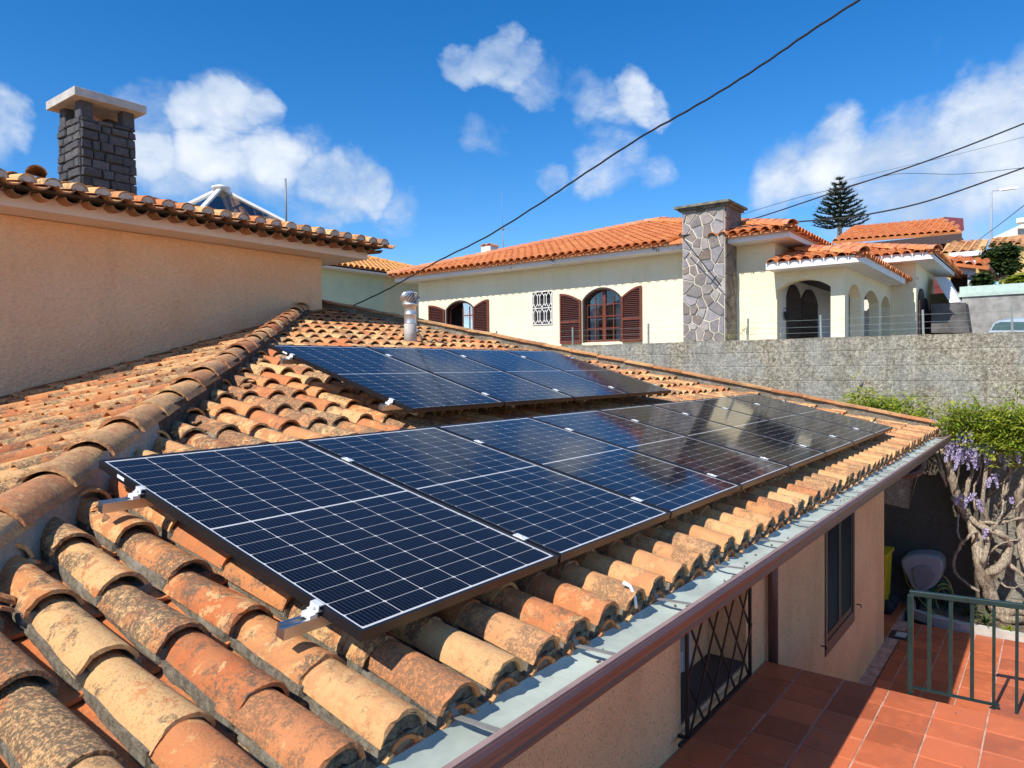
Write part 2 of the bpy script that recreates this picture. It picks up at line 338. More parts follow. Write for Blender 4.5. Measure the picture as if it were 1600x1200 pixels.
M['maroon'] = plain('maroon_render', (.16, .03, .03), .8)
M['greywall'] = plain('grey_roughcast', (.30, .29, .27), .95, 0, .25, 3, .9, 14)
M['mint'] = plain('pale_mint_paint', (.42, .52, .46), .8, 0, .08)
M['bluewhite'] = plain('blue_white_render', (.58, .66, .72), .8, 0, .05)
M['ochre'] = plain('ochre_render', (.55, .40, .14), .8, 0, .08)
M['car'], _t, _b = mat('silver_blue_car_paint', (.50, .56, .62), .25, .3)

# ------------------------------------------------------------------ object helpers
def tag(o, label=None, cat=None, group=None, kind=None):
    if label: o['label'] = label
    if cat: o['category'] = cat
    if group: o['group'] = group
    if kind: o['kind'] = kind
    return o
def empty(name, loc, label, cat, group=None):
    o = bpy.data.objects.new(name, None); o.empty_display_size = .1; COL.objects.link(o); o.location = loc
    return tag(o, label, cat, group)
def wmat(o):
    m = o.matrix_basis
    return (wmat(o.parent) @ o.matrix_parent_inverse @ m) if o.parent else m.copy()
def link(name, mesh, parent=None, Mx=None, mats=None):
    o = bpy.data.objects.new(name, mesh); COL.objects.link(o)
    if parent is not None: o.parent = parent; o.matrix_parent_inverse = wmat(parent).inverted()
    if Mx is not None: o.matrix_basis = Mx
    return o
class MB:
    def __init__(s): s.v = []; s.f = []; s.r = []; s.m = []; s.sm = []; s.nv = 0; s.hasr = False
    def add(s, V, F, rnd=0., mi=0, smooth=False):
        V = np.asarray(V, float).reshape(-1, 3); s.v.append(V); b = s.nv
        s.f += [[b+i for i in f] for f in F]; s.r.append(np.full(len(V), rnd)); s.m += [mi]*len(F); s.sm += [smooth]*len(F); s.nv += len(V)
        if rnd: s.hasr = True
        return s
    def box(s, c, d, rot=None, mi=0, rnd=0., taper=1.):
        x, y, z = (a/2 for a in d)
        V = np.array([(-x, -y, -z), (x, -y, -z), (x, y, -z), (-x, y, -z), (-x*taper, -y*taper, z), (x*taper, -y*taper, z), (x*taper, y*taper, z), (-x*taper, y*taper, z)])
        if rot is not None: V = V @ np.array(rot).T
        return s.add(V+np.array(c), [(0, 3, 2, 1), (4, 5, 6, 7), (0, 1, 5, 4), (1, 2, 6, 5), (2, 3, 7, 6), (3, 0, 4, 7)], rnd, mi)
    def span(s, a, b, mi=0, rnd=0.):
        a, b = np.array(a, float), np.array(b, float); return s.box((a+b)/2, np.abs(b-a), mi=mi, rnd=rnd)
    def bar(s, a, b, w, h, upv=(0, 0, 1), mi=0, rnd=0.):
        a, b = Vector(a), Vector(b); d = (b-a); L = d.length; d.normalize(); r = d.cross(Vector(upv)).normalized(); n = r.cross(d)
        R = np.array([[d.x, r.x, n.x], [d.y, r.y, n.y], [d.z, r.z, n.z]]); return s.box(np.array((a+b)/2), (L, w, h), R, mi, rnd)
    def tube(s, pts, rad, seg=8, mi=0, caps=True, rnd=0., wob=0.):
        P = [Vector(p) for p in pts]; rad = rad if hasattr(rad, '__len__') else [rad]*len(P); V = []; F = []; pn = None
        for i, p in enumerate(P):
            d = (P[min(i+1, len(P)-1)]-P[max(i-1, 0)]).normalized()
            if pn is None: pn = d.orthogonal().normalized()
            pn = (pn-d*pn.dot(d)).normalized(); q = d.cross(pn)
            for k in range(seg):
                a = 2*PI*k/seg; rr = rad[i]*(1+wob*math.sin(3*a+i*1.3)); w = p+(pn*math.cos(a)+q*math.sin(a))*rr; V.append(w[:])
        for i in range(len(P)-1):
            for k in range(seg):
                a, b = i*seg+k, i*seg+(k+1) % seg; F.append((a, b, b+seg, a+seg))
        if caps: F.append(tuple(range(seg))[::-1]); F.append(tuple((len(P)-1)*seg+k for k in range(seg)))
        return s.add(V, F, rnd, mi, True)
    def lathe(s, prof, c=(0, 0, 0), seg=20, mi=0):
        V = []; F = []
        for r, z in prof:
            for k in range(seg): a = 2*PI*k/seg; V.append((c[0]+r*math.cos(a), c[1]+r*math.sin(a), c[2]+z))
        for i in range(len(prof)-1):
            for k in range(seg): a, b = i*seg+k, i*seg+(k+1) % seg; F.append((a, b, b+seg, a+seg))
        return s.add(V, F, 0, mi, True)
    def prism(s, poly, ax, a, b, mi=0, rnd=0.):
        """polygon in the two other axes, extruded along ax from a to b"""
        n = len(poly); V = []
        for h in (a, b):
            for p in poly:
                q = list(p); q.insert(ax, h); V.append(q)
        F = [tuple(range(n)), tuple(range(2*n-1, n-1, -1))]+[(i, n+i, n+(i+1) % n, (i+1) % n) for i in range(n)]
        return s.add(V, F, rnd, mi)
    def mesh(s, name, mats):
        me = bpy.data.meshes.new(name); V = np.concatenate(s.v) if s.v else np.zeros((0, 3))
        me.from_pydata(V.tolist(), [], s.f)
        for m in (mats if isinstance(mats, (list, tuple)) else [mats]): me.materials.append(m)
        me.polygons.foreach_set('material_index', s.m); me.polygons.foreach_set('use_smooth', s.sm)
        if s.hasr: a = me.attributes.new('rnd', 'FLOAT', 'POINT'); a.data.foreach_set('value', np.concatenate(s.r))
        me.update(); return me
    def build(s, name, mats, parent=None, origin=None, kind=None, bevel=0):
        if origin is not None: s.v = [v-np.array(origin) for v in s.v]
        o = link(name, s.mesh(name, mats), parent, Matrix.Translation(origin) if origin is not None else None)
        if kind: o['kind'] = kind
        if bevel:
            md = o.modifiers.new('bevel', 'BEVEL'); md.width = bevel; md.segments = 2; md.limit_method = 'ANGLE'
        return o
def struct(name, mb, mats): o = mb.build(name, mats); o['kind'] = 'structure'; return o

# ------------------------------------------------------------------ barrel tiles
def barrel(R0, R1, L, th, phi=80, seg=9, ny=4, jit=.02, sag=.0, flip=False, seed=0):
    rs = random.Random(seed); ph = math.radians(phi); V = []; F = []; SMO = []
    def ring(r, y, rr):
        z0 = rr*math.cos(ph)
        return [(r*math.sin(-ph+2*ph*k/seg), y, r*math.cos(-ph+2*ph*k/seg)-z0) for k in range(seg+1)]
    jo = [[rs.uniform(-jit, jit) for _ in range(seg+1)] for _ in range(ny+1)]; dx = rs.uniform(-.006, .006)
    for side in (0, 1):
        base = len(V)
        for j in range(ny+1):
            t = j/ny; R = R0+(R1-R0)*t; rr = ring(R-th*side, L*t, R)
            for k, p in enumerate(rr):
                e = 1+jo[j][k]*.6; yo = (rs.uniform(-.006, .006) if j in (0,) and side == 0 else 0)
                V.append((p[0]*e+dx*math.sin(PI*t), p[1]+yo, p[2]*e+sag*math.sin(PI*t)))
        for j in range(ny):
            for k in range(seg):
                a = base+j*(seg+1)+k; f = (a, a+1, a+seg+2, a+seg+1); F.append(f if side else f[::-1]); SMO.append(True)
    n = (ny+1)*(seg+1)
    def rim(idx0, idx1, rev):   # separate verts so edges stay crisp
        b = len(V); 
        for i in idx0: V.append(V[i])
        for i in idx1: V.append(V[i])
        m = len(idx0)
        for k in range(m-1):
            f = (b+k, b+k+1, b+m+k+1, b+m+k); F.append(f[::-1] if rev else f); SMO.append(False)
    rim(list(range(seg+1)), [n+k for k in range(seg+1)], False)
    rim([ny*(seg+1)+k for k in range(seg+1)], [n+ny*(seg+1)+k for k in range(seg+1)], True)
    rim([j*(seg+1) for j in range(ny+1)], [n+j*(seg+1) for j in range(ny+1)], True)
    rim([j*(seg+1)+seg for j in range(ny+1)], [n+j*(seg+1)+seg for j in range(ny+1)], False)
    V = np.array(V)
    if flip: V = V*np.array([1, 1, -1]); F = [f[::-1] for f in F]
    return V, F, SMO
def variants(n, **k):
    return [barrel(seed=i*7+1, **k) for i in range(n)]
def tmesh(name, var, m):
    V, F, SM = var; me = bpy.data.meshes.new(name); me.from_pydata(V.tolist(), [], F); me.polygons.foreach_set('use_smooth', SM); me.materials.append(m); me.update(); return me
def frame_mat(O, U, V, N): return Matrix(((U.x, V.x, N.x, O.x), (U.y, V.y, N.y, O.y), (U.z, V.z, N.z, O.z), (0, 0, 0, 1)))
def put_tiles(parent, name, items, var, m, nind, stuffname=None, part=None):
    """items: list of (matrix, variant index). The nind tiles that show largest are objects, the rest one joined mesh"""
    if not items: return
    items = sorted(items, key=lambda it: (it[0].translation-CAMP).length)
    meshes = {}
    for Mx, vi in items[:nind]:
        vi %= len(var)
        if vi not in meshes: meshes[vi] = tmesh(name, var[vi], m)
        link(name, meshes[vi], parent, Mx)
    rest = items[nind:]
    if rest:
        mb = MB(); mb.hasr = True
        for Mx, vi in rest:
            V, F, SM = var[vi % len(var)]; A = np.array(Mx); Vw = V @ A[:3, :3].T + A[:3, 3]
            b = mb.nv; mb.v.append(Vw); mb.f += [[b+i for i in f] for f in F]; mb.r.append(np.full(len(V), random.random()+.001)); mb.m += [0]*len(F); mb.sm += SM; mb.nv += len(V)
        mb.build(stuffname or name+'s_further_up', m, parent, kind='stuff')
def run_tiles(O, U, V, N, us, v_ends, inside, jit=.006, tilt=.065, lift=0, nvar=8, yaw=.02):
    """matrices of tiles whose lower ends sit at v_ends of each column u"""
    out = []; t = V*math.cos(tilt)-N*math.sin(tilt); n = N*math.cos(tilt)+V*math.sin(tilt)
    for u in us:
        for v in v_ends:
            if not inside(u, v): continue
            a = random.uniform(-yaw, yaw); U2 = U*math.cos(a)+t*math.sin(a); t2 = t*math.cos(a)-U*math.sin(a)
            P = O+U*(u+random.uniform(-jit, jit))+V*(v+random.uniform(-jit, jit)*1.6)+N*(lift+random.uniform(-jit, jit)*.5)
            out.append((frame_mat(P, U2, t2, n), random.randrange(nvar)))
    return out

# ================================================================== GROUND
TH = .2233; SV = Vector((0, math.cos(TH), math.sin(TH))); SN = Vector((0, -math.sin(TH), math.cos(TH))); SU = Vector((1, 0, 0))
ZT, ZL, YW, XT = -1.65, -3.06, .29, 4.51
g = MB(); g.box((0, 0, -3.40), (900, 900, .3)); struct('ground', g, M['ground'])
g = MB(); g.span((11.92, -60, -3.2), (60, 60, .70)); struct('neighbour_ground', g, M['ground'])
# courtyard with its quarry tiles
def tile_floor(name, rects, z, x0, y0, px, py, gap, parentname, base):
    root = struct(parentname, base, M['grout'])
    mb = MB(); mb.box((0, 0, -.006), (px-gap, py-gap, .012)); me = None; meshes = []
    for k in range(6):
        a = MB(); w, h = (px-gap)/2, (py-gap)/2; j = lambda: random.uniform(-.0015, .0015); bz = .0035; b = .004
        lo = [(-w+j(), -h+j()), (w+j(), -h+j()), (w+j(), h+j()), (-w+j(), h+j())]
        V = [(x, y, -.012) for x, y in lo]+[(x, y, -b*.6) for x, y in lo]+[(x*(1-b/w), y*(1-b/h), 0) for x, y in lo]
        a.add(V, [(8, 9, 10, 11)]+[(i, (i+1) % 4, 4+(i+1) % 4, 4+i) for i in range(4)]+[(4+i, 4+(i+1) % 4, 8+(i+1) % 4, 8+i) for i in range(4)]); meshes.append(a.mesh(name, M['floor']))
    for (ax, bx, ay, by) in rects:
        i0 = math.floor((ax-x0)/px); i1 = math.ceil((bx-x0)/px); j0 = math.floor((ay-y0)/py); j1 = math.ceil((by-y0)/py)
        for i in range(i0, i1):
            for j in range(j0, j1):
                xa, xb = max(ax, x0+i*px), min(bx, x0+(i+1)*px); ya, yb = max(ay, y0+j*py), min(by, y0+(j+1)*py)
                if xb-xa < .05 or yb-ya < .05: continue
                Mx = Matrix.Translation(((xa+xb)/2, (ya+yb)/2, z+random.uniform(-.0012, .0012))) @ Matrix.Diagonal(((xb-xa-gap)/(px-gap), (yb-ya-gap)/(py-gap), 1, 1))
                link(name, random.choice(meshes), root, Mx)
    return root
g = MB(); g.span((4.6, -6, -3.24), (10.62, YW, ZL-.006))
tile_floor('quarry_tile', [(6.3, 10.6, -2.5, YW-.16)], ZL, 10.52-.33*12, -1.03-.33*6, .33, .33, .014, 'courtyard_floor', g)
g = MB(); g.span((9.62, YW, -3.24), (11.6, 6.0, ZL-.006)); g.span((10.62, YW-.03, -3.24), (11.6, YW, ZL-.006))
tile_floor('quarry_tile', [(9.62, 11.6, YW, 1.6)], ZL, 10.52-.33*12, -1.03-.33*6, .33, .33, .014, 'side_passage_floor', g)
# terrace on which the photographer stands
g = MB(); g.span((-9, -9, -3.3), (XT-.004, YW-.002, ZT-.006)); g.span((XT-.004, -9, -3.3), (6.2, -1.24, ZT-.006))
tile_floor('quarry_tile', [(1.6, XT, -2.85, YW-.006), (XT, 6.2, -2.85, -1.24)], ZT, XT-.30*12, -.01-.3085*10, .30, .3085, .011, 'terrace_floor', g)

# ================================================================== OUR HOUSE
HB = (3, 3, ZL)
house = empty('tiled_house', HB, 'peach house in the foreground whose old clay tile roof carries the solar panels', 'house')
RN = -.235                    # roof base plane (pan bottoms) below the panel plane
CB = -.173                    # lower edge of cover tiles
XC0, SP, CRS = -.045, .22, .385/math.cos(TH)
XE = 10.75
def hip_y(x): return 1.325+(x+.524)*1.070       # plan line of the hip
def hip_x(y): return (y-1.325)/1.070-.524
def verge_x(y): return 10.62-.395*(y+.25)
def P3(u, v, n): return SU*u+SV*v+SN*n
cs = math.cos(TH)
# roof deck, one solid slab
deck = MB()
pts = [(-1.9, -.20), (XE-.1, -.20), (verge_x(9.5)+.1, 9.5), (hip_x(9.5), 9.5)]
for n0, n1 in ((-.245, -.36),):
    A = [P3(x, y/cs, n0)[:] for x, y in pts]; B = [P3(x, y/cs, n1)[:] for x, y in pts]
    deck.add(A+B, [(0, 1, 2, 3), (7, 6, 5, 4)]+[(i, 4+i, 4+(i+1) % 4, (i+1) % 4) for i in range(4)])
deck.build('roof_deck', M['mortar_dark'], house)
cover = dict(R0=.090, R1=.073, L=.45, th=.0135, phi=76)
cov = variants(12, **cover, seg=11, ny=5, jit=.035)
cov_lo = variants(8, **cover, seg=7, ny=1, jit=.012)
rows = [-.255/cs]+[(.075+.385*k)/cs for k in range(26)]
cols = [XC0+SP*k for k in range(-9, 50)]
def inside(u, v):
    y = v*cs; return u < verge_x(y)-.06 and u > hip_x(y)+.12 and y < 9.35
near = run_tiles(Vector((0, 0, 0)), SU, SV, SN, cols, rows[1:], inside, .009, .068, CB, 12, .035)
items = sorted(near, key=lambda it: (it[0].translation-CAMP).length)
put_tiles(house, 'cover_tile', items[:240], cov, M['clay_old'], 240)
put_tiles(house, 'cover_tile', items[240:], cov_lo, M['clay_old'], 0, 'cover_tiles_up_the_slope')
eave_len = variants(8, R0=.090, R1=.078, L=.42, th=.0135, phi=78, seg=11, ny=5, jit=.02)
ev = run_tiles(Vector((0, 0, 0)), SU, SV, SN, cols, rows[:1], lambda u, v: u < XE and u > -1.75, .006, .045, CB+.005, 8, .02)
put_tiles(house, 'eave_tile', ev, eave_len, M['clay_eave'], 80)
# pans between the covers
pan = variants(8, R0=.085, R1=.095, L=.45, th=.013, phi=55, seg=6, ny=2, jit=.02, flip=True)
pc = [c+SP/2 for c in cols]
pans = run_tiles(Vector((0, 0, 0)), SU, SV, SN, pc, [r-.02 for r in rows[1:]], inside, .006, .055, -.195, 8, .02)
put_tiles(house, 'pan_tile', pans, pan, M['clay_pan'], 150, 'pan_tiles_up_the_slope')
epans = run_tiles(Vector((0, 0, 0)), SU, SV, SN, pc, [-.268/cs], lambda u, v: u < XE-.05 and u > -1.75, .006, .03, -.197, 8, .02)
put_tiles(house, 'eave_pan_tile', epans, pan, M['clay_eave'], 80)
# mortar beds beneath the covers: rough strips
mb = MB()
for c in cols:
    y0, y1 = -.245, 9.3
    vs = []
    fr = (.004, .10, .20, .30, .377) if c < 5 else (.004, .20, .377)
    for ri, r_ in enumerate(rows):
        span_ = .33/.385 if ri == 0 else 1
        for f_ in fr:
            v = r_+f_*span_/cs; y = v*cs
            if y < y1 and c > hip_x(y)-.05 and c < verge_x(y)-.02: vs.append((v, f_/.385))
    if len(vs) < 2: continue
    V = []; F = []
    for v, t in vs:
        w = .0880-.011*t; j = lambda s_: random.uniform(-s_, s_); top = CB+.004-.030*t; bot = -.238
        V += [P3(c-w+.002+j(.006), v, bot)[:], P3(c-w-.002+j(.003), v, (top+bot)/2)[:], P3(c-w+j(.002), v, top+j(.003))[:], P3(c+w+j(.002), v, top+j(.003))[:], P3(c+w+.002+j(.003), v, (top+bot)/2)[:], P3(c+w-.002+j(.006), v, bot)[:]]
    for i in range(len(vs)-1):
        b = i*6
        for k in range(5): F.append((b+k, b+6+k, b+7+k, b+k+1))
    F.append((0, 1, 2, 3, 4, 5)); mb.add(V, F)
mb.build('mortar_bed', M['mortar'], house, kind='stuff')
# lumps of pale mortar in some pans
mb = MB(); rs = random.Random(3)
for k in range(90):
    u = pc[rs.randrange(len(pc)-5)]; v = rs.uniform(0, 7); y = v*cs
    if not (hip_x(y)+.1 < u < verge_x(y)-.2) or (u > 0 and v < 1.8 and v > 0) or u < .3: continue
    for q in range(14):
        mb.box(P3(u+rs.uniform(-.045, .045), v+rs.uniform(-.07, .07), -.205+rs.uniform(-.01, .02)), (rs.uniform(.012, .03), rs.uniform(.015, .04), rs.uniform(.008, .02)),
               np.array(Matrix.Rotation(rs.uniform(0, 3), 3, 'X') @ Matrix.Rotation(rs.uniform(0, 3), 3, 'Z')))
mb.build('mortar_crumbs', M['mortar_pale'], house, kind='stuff')
# mortar plugs closing the eave tiles, with the orange under-tile below each
V = []; F = []; seg = 9
plug = MB(); ut = MB()
R, r = .080, .046
for k in range(seg+1):
    a = math.radians(-84+168*k/seg)
    for (rr, y) in ((R, 0), (r, 0), (R-.012, .10), (r, .05)):
        z0 = R*math.cos(math.radians(78)); j = random.uniform(-.004, .004) if rr == r else 0
        V.append(((rr+j)*math.sin(a)*(1.0 if rr == R else .82), y+random.uniform(-.004, .004), (rr+j)*math.cos(a)*(1 if rr == R else .95)-z0-(.0 if rr == R else .012)))
for k in range(seg):
    b = k*4; F += [(b, b+4, b+5, b+1), (b+1, b+5, b+7, b+3), (b, b+2, b+6, b+4)]
plug.add(V, F)
for sx in (-1, 1): plug.box((sx*.068, .05, -.028), (.03, .11, .045), np.array(Matrix.Rotation(sx*.15, 3, 'Y')))
pme = plug.mesh('mortar_plug', mortar('grey_plug_mortar', (.075, .068, .058), (.27, .24, .20), .15))
uv, uf, us = barrel(.062, .06, .2, .012, 78, 8, 1, .02); V = uv.copy()
ut.v.append(V*np.array([1, 1, 1])+np.array([0, -.012, -.048])); ut.f += [list(f) for f in uf]; ut.r.append(np.zeros(len(V))); ut.m += [0]*len(uf); ut.sm += us; ut.nv += len(V)
ume = ut.mesh('under_tile', M['clay_pan'])
for c in cols:
    if -1.75 < c < XE:
        Mx = frame_mat(P3(c, -.248/cs, CB+.004), SU, SV, SN); link('mortar_plug', pme, house, Mx @ Matrix.Scale(random.uniform(.96, 1.03), 4)); link('under_tile', ume, house, Mx)
# hip: mortar wall and big cap tiles
hd2 = Vector((1, 1.075, 0)).normalized()
def hip_pt(x, n): return P3(x, hip_y(x)/cs, n)
mb = MB(); xs = np.arange(-1.95, 6.75, .11); V = []; F = []
for x in xs:
    p = hip_pt(x, 0); q = Vector((hd2.y, -hd2.x, 0))   # right-hand side of the hip (towards the panels)
    jr = [random.uniform(-.012, .012) for _ in range(4)]
    V += [(p+q*(.115+jr[0])+Vector((0, 0, -.27)))[:], (p+q*(.080+jr[1])+Vector((0, 0, -.055)))[:], (p-q*(.095+jr[2])+Vector((0, 0, -.055)))[:], (p-q*(.16+jr[3])+Vector((0, 0, -.30)))[:]]
for i in range(len(xs)-1):
    b = i*4; F += [(b, b+4, b+5, b+1)[::-1], (b+1, b+5, b+6, b+2)[::-1], (b+2, b+6, b+7, b+3)[::-1]]
n1 = int((1.2+1.95)/.11)
mb.add(V, F); o = mb.build('hip_mortar', [M['mortar_dark'], M['mortar_pale']], house, kind='stuff')
for i, pl in enumerate(o.data.polygons):
    if i//3 < int((.62+1.95)/.11) and i % 3 == 0: pl.material_index = 1
caps = variants(6, R0=.124, R1=.108, L=.50, th=.016, phi=72, seg=12, ny=5, jit=.03)
cm = []; x = -1.95
while x < 6.7:
    a = hip_pt(x, -.075); b = hip_pt(x+.3, -.075); d = (b-a).normalized(); d = (d-Vector((0, 0, .05))).normalized(); uu = d.cross(Vector((0, 0, 1))).normalized(); nn = uu.cross(d)
    if x > 6.1: a = a+Vector((0, 0, .06))
    an = random.uniform(-.04, .04); uu2 = uu*math.cos(an)+d*math.sin(an); d2 = d*math.cos(an)-uu*math.sin(an)
    cm.append((frame_mat(a+Vector((0, 0, random.uniform(-.008, .012))), uu2, d2, nn), random.randrange(6))); x += .43/math.sqrt(1+1.075**2+.25**2)
put_tiles(house, 'hip_cap_tile', cm, caps, M['clay_cap'], 60)
# broken tile pieces and grit beside the hip
mb = MB(); mb.hasr = True; rs = random.Random(5)
for k in range(150):
    x = rs.uniform(-1.6, 6.3); p = hip_pt(x, -.12); q = Vector((hd2.y, -hd2.x, 0)); w = p+q*rs.uniform(.13, .30)+Vector((0, 0, rs.uniform(-.12, -.05)))
    R_ = np.array(Matrix.Rotation(rs.uniform(-.6, .6), 3, 'X') @ Matrix.Rotation(rs.uniform(0, 6), 3, 'Z') @ Matrix.Rotation(rs.uniform(-.5, .5), 3, 'Y'))
    mb.box(w, (rs.uniform(.03, .10), rs.uniform(.025, .07), .011), R_, rnd=rs.random(), taper=rs.uniform(.6, 1))
mb.build('broken_tile_pieces', M['clay_old'], house, kind='stuff')
# left slope, falling to the left of the hip
gx, gy, xh, yh, zh = .284, -.037, 5.95, 8.15, 1.60
LU = Vector((0, -1, -gy)).normalized(); LV = Vector((1, 0, gx)).normalized(); LN = LU.cross(LV).normalized()
if LN.z < 0: LN = -LN
LO = Vector((xh, yh, zh))
def lplane(x, y): return zh+gx*(x-xh)+gy*(y-yh)
mb = MB(); pl4 = [(-2.4, -.6), (-2.4, 8.3), (6.2, 8.3), (hip_x(8.3), 8.3), (hip_x(-.2), -.2)]
mb.add([(x, y, lplane(x, y)-.02) for x, y in pl4]+[(x, y, lplane(x, y)-.2) for x, y in pl4], [(0, 4, 3, 2, 1), (5, 6, 7, 8, 9)]+[(i, (i+1) % 5, 5+(i+1) % 5, 5+i) for i in range(5)])
mb.build('left_roof_deck', M['mortar_dark'], house)
lc = [.12+.22*k for k in range(40)]
items = []; itp = []
for c in lc:
    y = 8.3-c; xr = min(hip_x(y)-.10, 6.1); off = random.uniform(0, .12)
    k = 0
    while True:
        x = xr-.45-.37*k-off
        if x < -2.2: break
        if y > -.3: items += run_tiles(Vector((x, y, lplane(x, y))), LU, LV, LN, [0], [0], lambda a, b: True, .012, .062, .045, 12, .05)
        if y > -.3: itp += run_tiles(Vector((x, y-.11, lplane(x, y-.11))), LU, LV, LN, [0], [0], lambda a, b: True, .006, .05, .03, 8, .03)
        k += 1
put_tiles(house, 'side_slope_tile', items, cov, M['clay_old'], 150, 'tiles_further_down_the_side_slope')
put_tiles(house, 'side_slope_pan', itp, pan, M['clay_pan'], 0, 'pans_of_the_side_slope')
# channel of dark pans along the upper wall
ch = []
x = -2.
while x < 6.0:
    ch += run_tiles(Vector((x, 8.19, lplane(x, 8.19))), LU, LV, LN, [0], [0], lambda a, b: True, .01, .04, .10, 8, .04); x += .36
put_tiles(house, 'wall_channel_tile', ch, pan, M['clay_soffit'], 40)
# verge: rough kerb capped with flat tiles
def vp_(t, n, off=0): y = -.15+t*9.6; return P3(verge_x(y)+off, y/cs, n)
mb = MB(); N = 70; V = []; F = []
for i in range(N+1):
    t = i/N; j = random.uniform(-.008, .008)
    V += [vp_(t, -.25, -.055+j)[:], vp_(t, -.045, -.05+j)[:], vp_(t, -.045, .16)[:], vp_(t, -1.4, .165)[:]]
for i in range(N):
    b = i*4; F += [(b, b+1, b+5, b+4), (b+1, b+2, b+6, b+5), (b+2, b+3, b+7, b+6)]
F.append((0, 3, 2, 1)); mb.add(V, F); mb.build('verge_kerb', M['mortar'], house)
dl = (vp_(1, 0)-vp_(0, 0)); Ltot = dl.length; dl.normalize(); rr_ = dl.cross(SN).normalized(); me = []
for k in range(4):
    a = MB(); a.hasr = True; j = lambda: random.uniform(-.006, .006)
    V = [(-.13+j(), -.225+j(), 0), (.13+j(), -.225+j(), 0), (.13+j(), .225+j(), 0), (-.13+j(), .225+j(), 0)]; V += [(x, y, .024) for x, y, z in V]
    a.add(V, [(0, 3, 2, 1), (4, 5, 6, 7), (0, 1, 5, 4), (1, 2, 6, 5), (2, 3, 7, 6), (3, 0, 4, 7)]); a.hasr = False; me.append(a.mesh('verge_cap_tile', M['clay_eave']))
s_ = .2
while s_ < Ltot-.1:
    p = vp_(0, -.042, .05)+dl*s_; link('verge_cap_tile', me[random.randrange(4)], house, frame_mat(p, rr_, dl, SN) @ Matrix.Rotation(random.uniform(-.03, .03), 4, 'Z') @ Matrix.Rotation(random.uniform(-.05, .02), 4, 'X')); s_ += .455
# gutter
prof = [(-.215, -.266), (-.236, -.284), (-.27, -.292), (-.32, -.293), (-.37, -.280), (-.392, -.250)]
def shell(prof, x0, x1, th=.004, mi=0):
    V = []; F = []; n = len(prof)
    for x in (x0, x1):
        for y, z in prof: V.append((x, y, z))
    for i in range(n-1): F.append((i, i+1, n+i+1, n+i))
    return V, F
mb = MB(); V, F = shell(prof, -2.4, 10.35); mb.add(V, F, smooth=True)
V2 = [(x, -.302+(y+.302)*1.035, z-.006) for x, y, z in V]; mb.add(V2, [f[::-1] for f in F], mi=1, smooth=True)
for x in (-2.4, 10.35): mb.prism([(y, z) for y, z in prof], 0, x-.002, x+.002, mi=1)
gut = mb.build('gutter', [M['gutter_in'], M['gutter_out']], house)
# brown lip roll, with the moulded outer face
lp = [(-.392, -.262), (-.394, -.244), (-.404, -.238), (-.420, -.240), (-.428, -.252), (-.426, -.268), (-.418, -.282), (-.414, -.300), (-.418, -.312), (-.408, -.330), (-.385, -.336), (-.378, -.318)]
mb = MB(); mb.prism(lp, 0, -2.4, 10.36); o = mb.build('gutter_lip', M['gutter_out'], house)
o2 = MB(); o2.prism([(-.388, -.2405), (-.392, -.2325), (-.412, -.2335), (-.412, -.2395)], 0, -2.4, 10.36); o2.build('gutter_bead', plain('faded_brown_paint', (.30, .20, .17), .45, 0, .15, 6), house)
# gutter brackets
mb = MB(); mb.bar((0, -.20, -.20), (0, -.225, -.245), .024, .003); mb.bar((0, -.225, -.248), (0, -.40, -.242), .022, .004)
br = mb.mesh('gutter_bracket', plain('dull_grey_strap', (.20, .19, .17), .6))
mb = MB(); mb.add([(-.016, -.16, -.16), (.016, -.16, -.16), (.016, -.262, -.196), (-.016, -.262, -.196), (.016, -.285, -.216), (-.016, -.285, -.216), (.016, -.27, -.236), (-.016, -.27, -.236)], [(0, 1, 2, 3), (3, 2, 4, 5), (5, 4, 6, 7)])
x = .155
while x < 10.2:
    b = link('gutter_bracket', br, gut, Matrix.Translation((x, 0, 0))); x += .66 if x < 6 else .44
# walls with openings
def wall_y(mb, y0, y1, x0, x1, z0, z1, holes):
    xs = sorted({x0, x1, *[h[0] for h in holes], *[h[1] for h in holes]})
    for a, b in zip(xs, xs[1:]):
        hs = sorted([h for h in holes if h[0] <= a and h[1] >= b], key=lambda h: h[2]); z = z0
        for h in hs: mb.span((a, y0, z), (b, y1, h[2])); z = h[3]
        if z < z1: mb.span((a, y0, z), (b, y1, z1))
mb = MB(); wall_y(mb, YW, YW+.3, -2.2, 9.56, -3.2, -.33, [(2.86, 4.06, -1.53, -.55), (6.40, 7.72, -2.24, -.62)])
mb.span((9.26, YW+.3, -3.2), (9.56, 9.3, -.34)); mb.build('wall', M['stucco_low'], house)
mb = MB(); mb.prism([(-2.2, -.24), (9.6, -.24)], 1, 0, .1) if False else None
mb = MB(); mb.span((-2.3, -.16, -.335), (10.6, 9.3, -.305)); mb.span((9.9, -.16, -.33), (10.3, 9, -.29)); mb.build('eave_soffit', M['fascia_peach'], house)
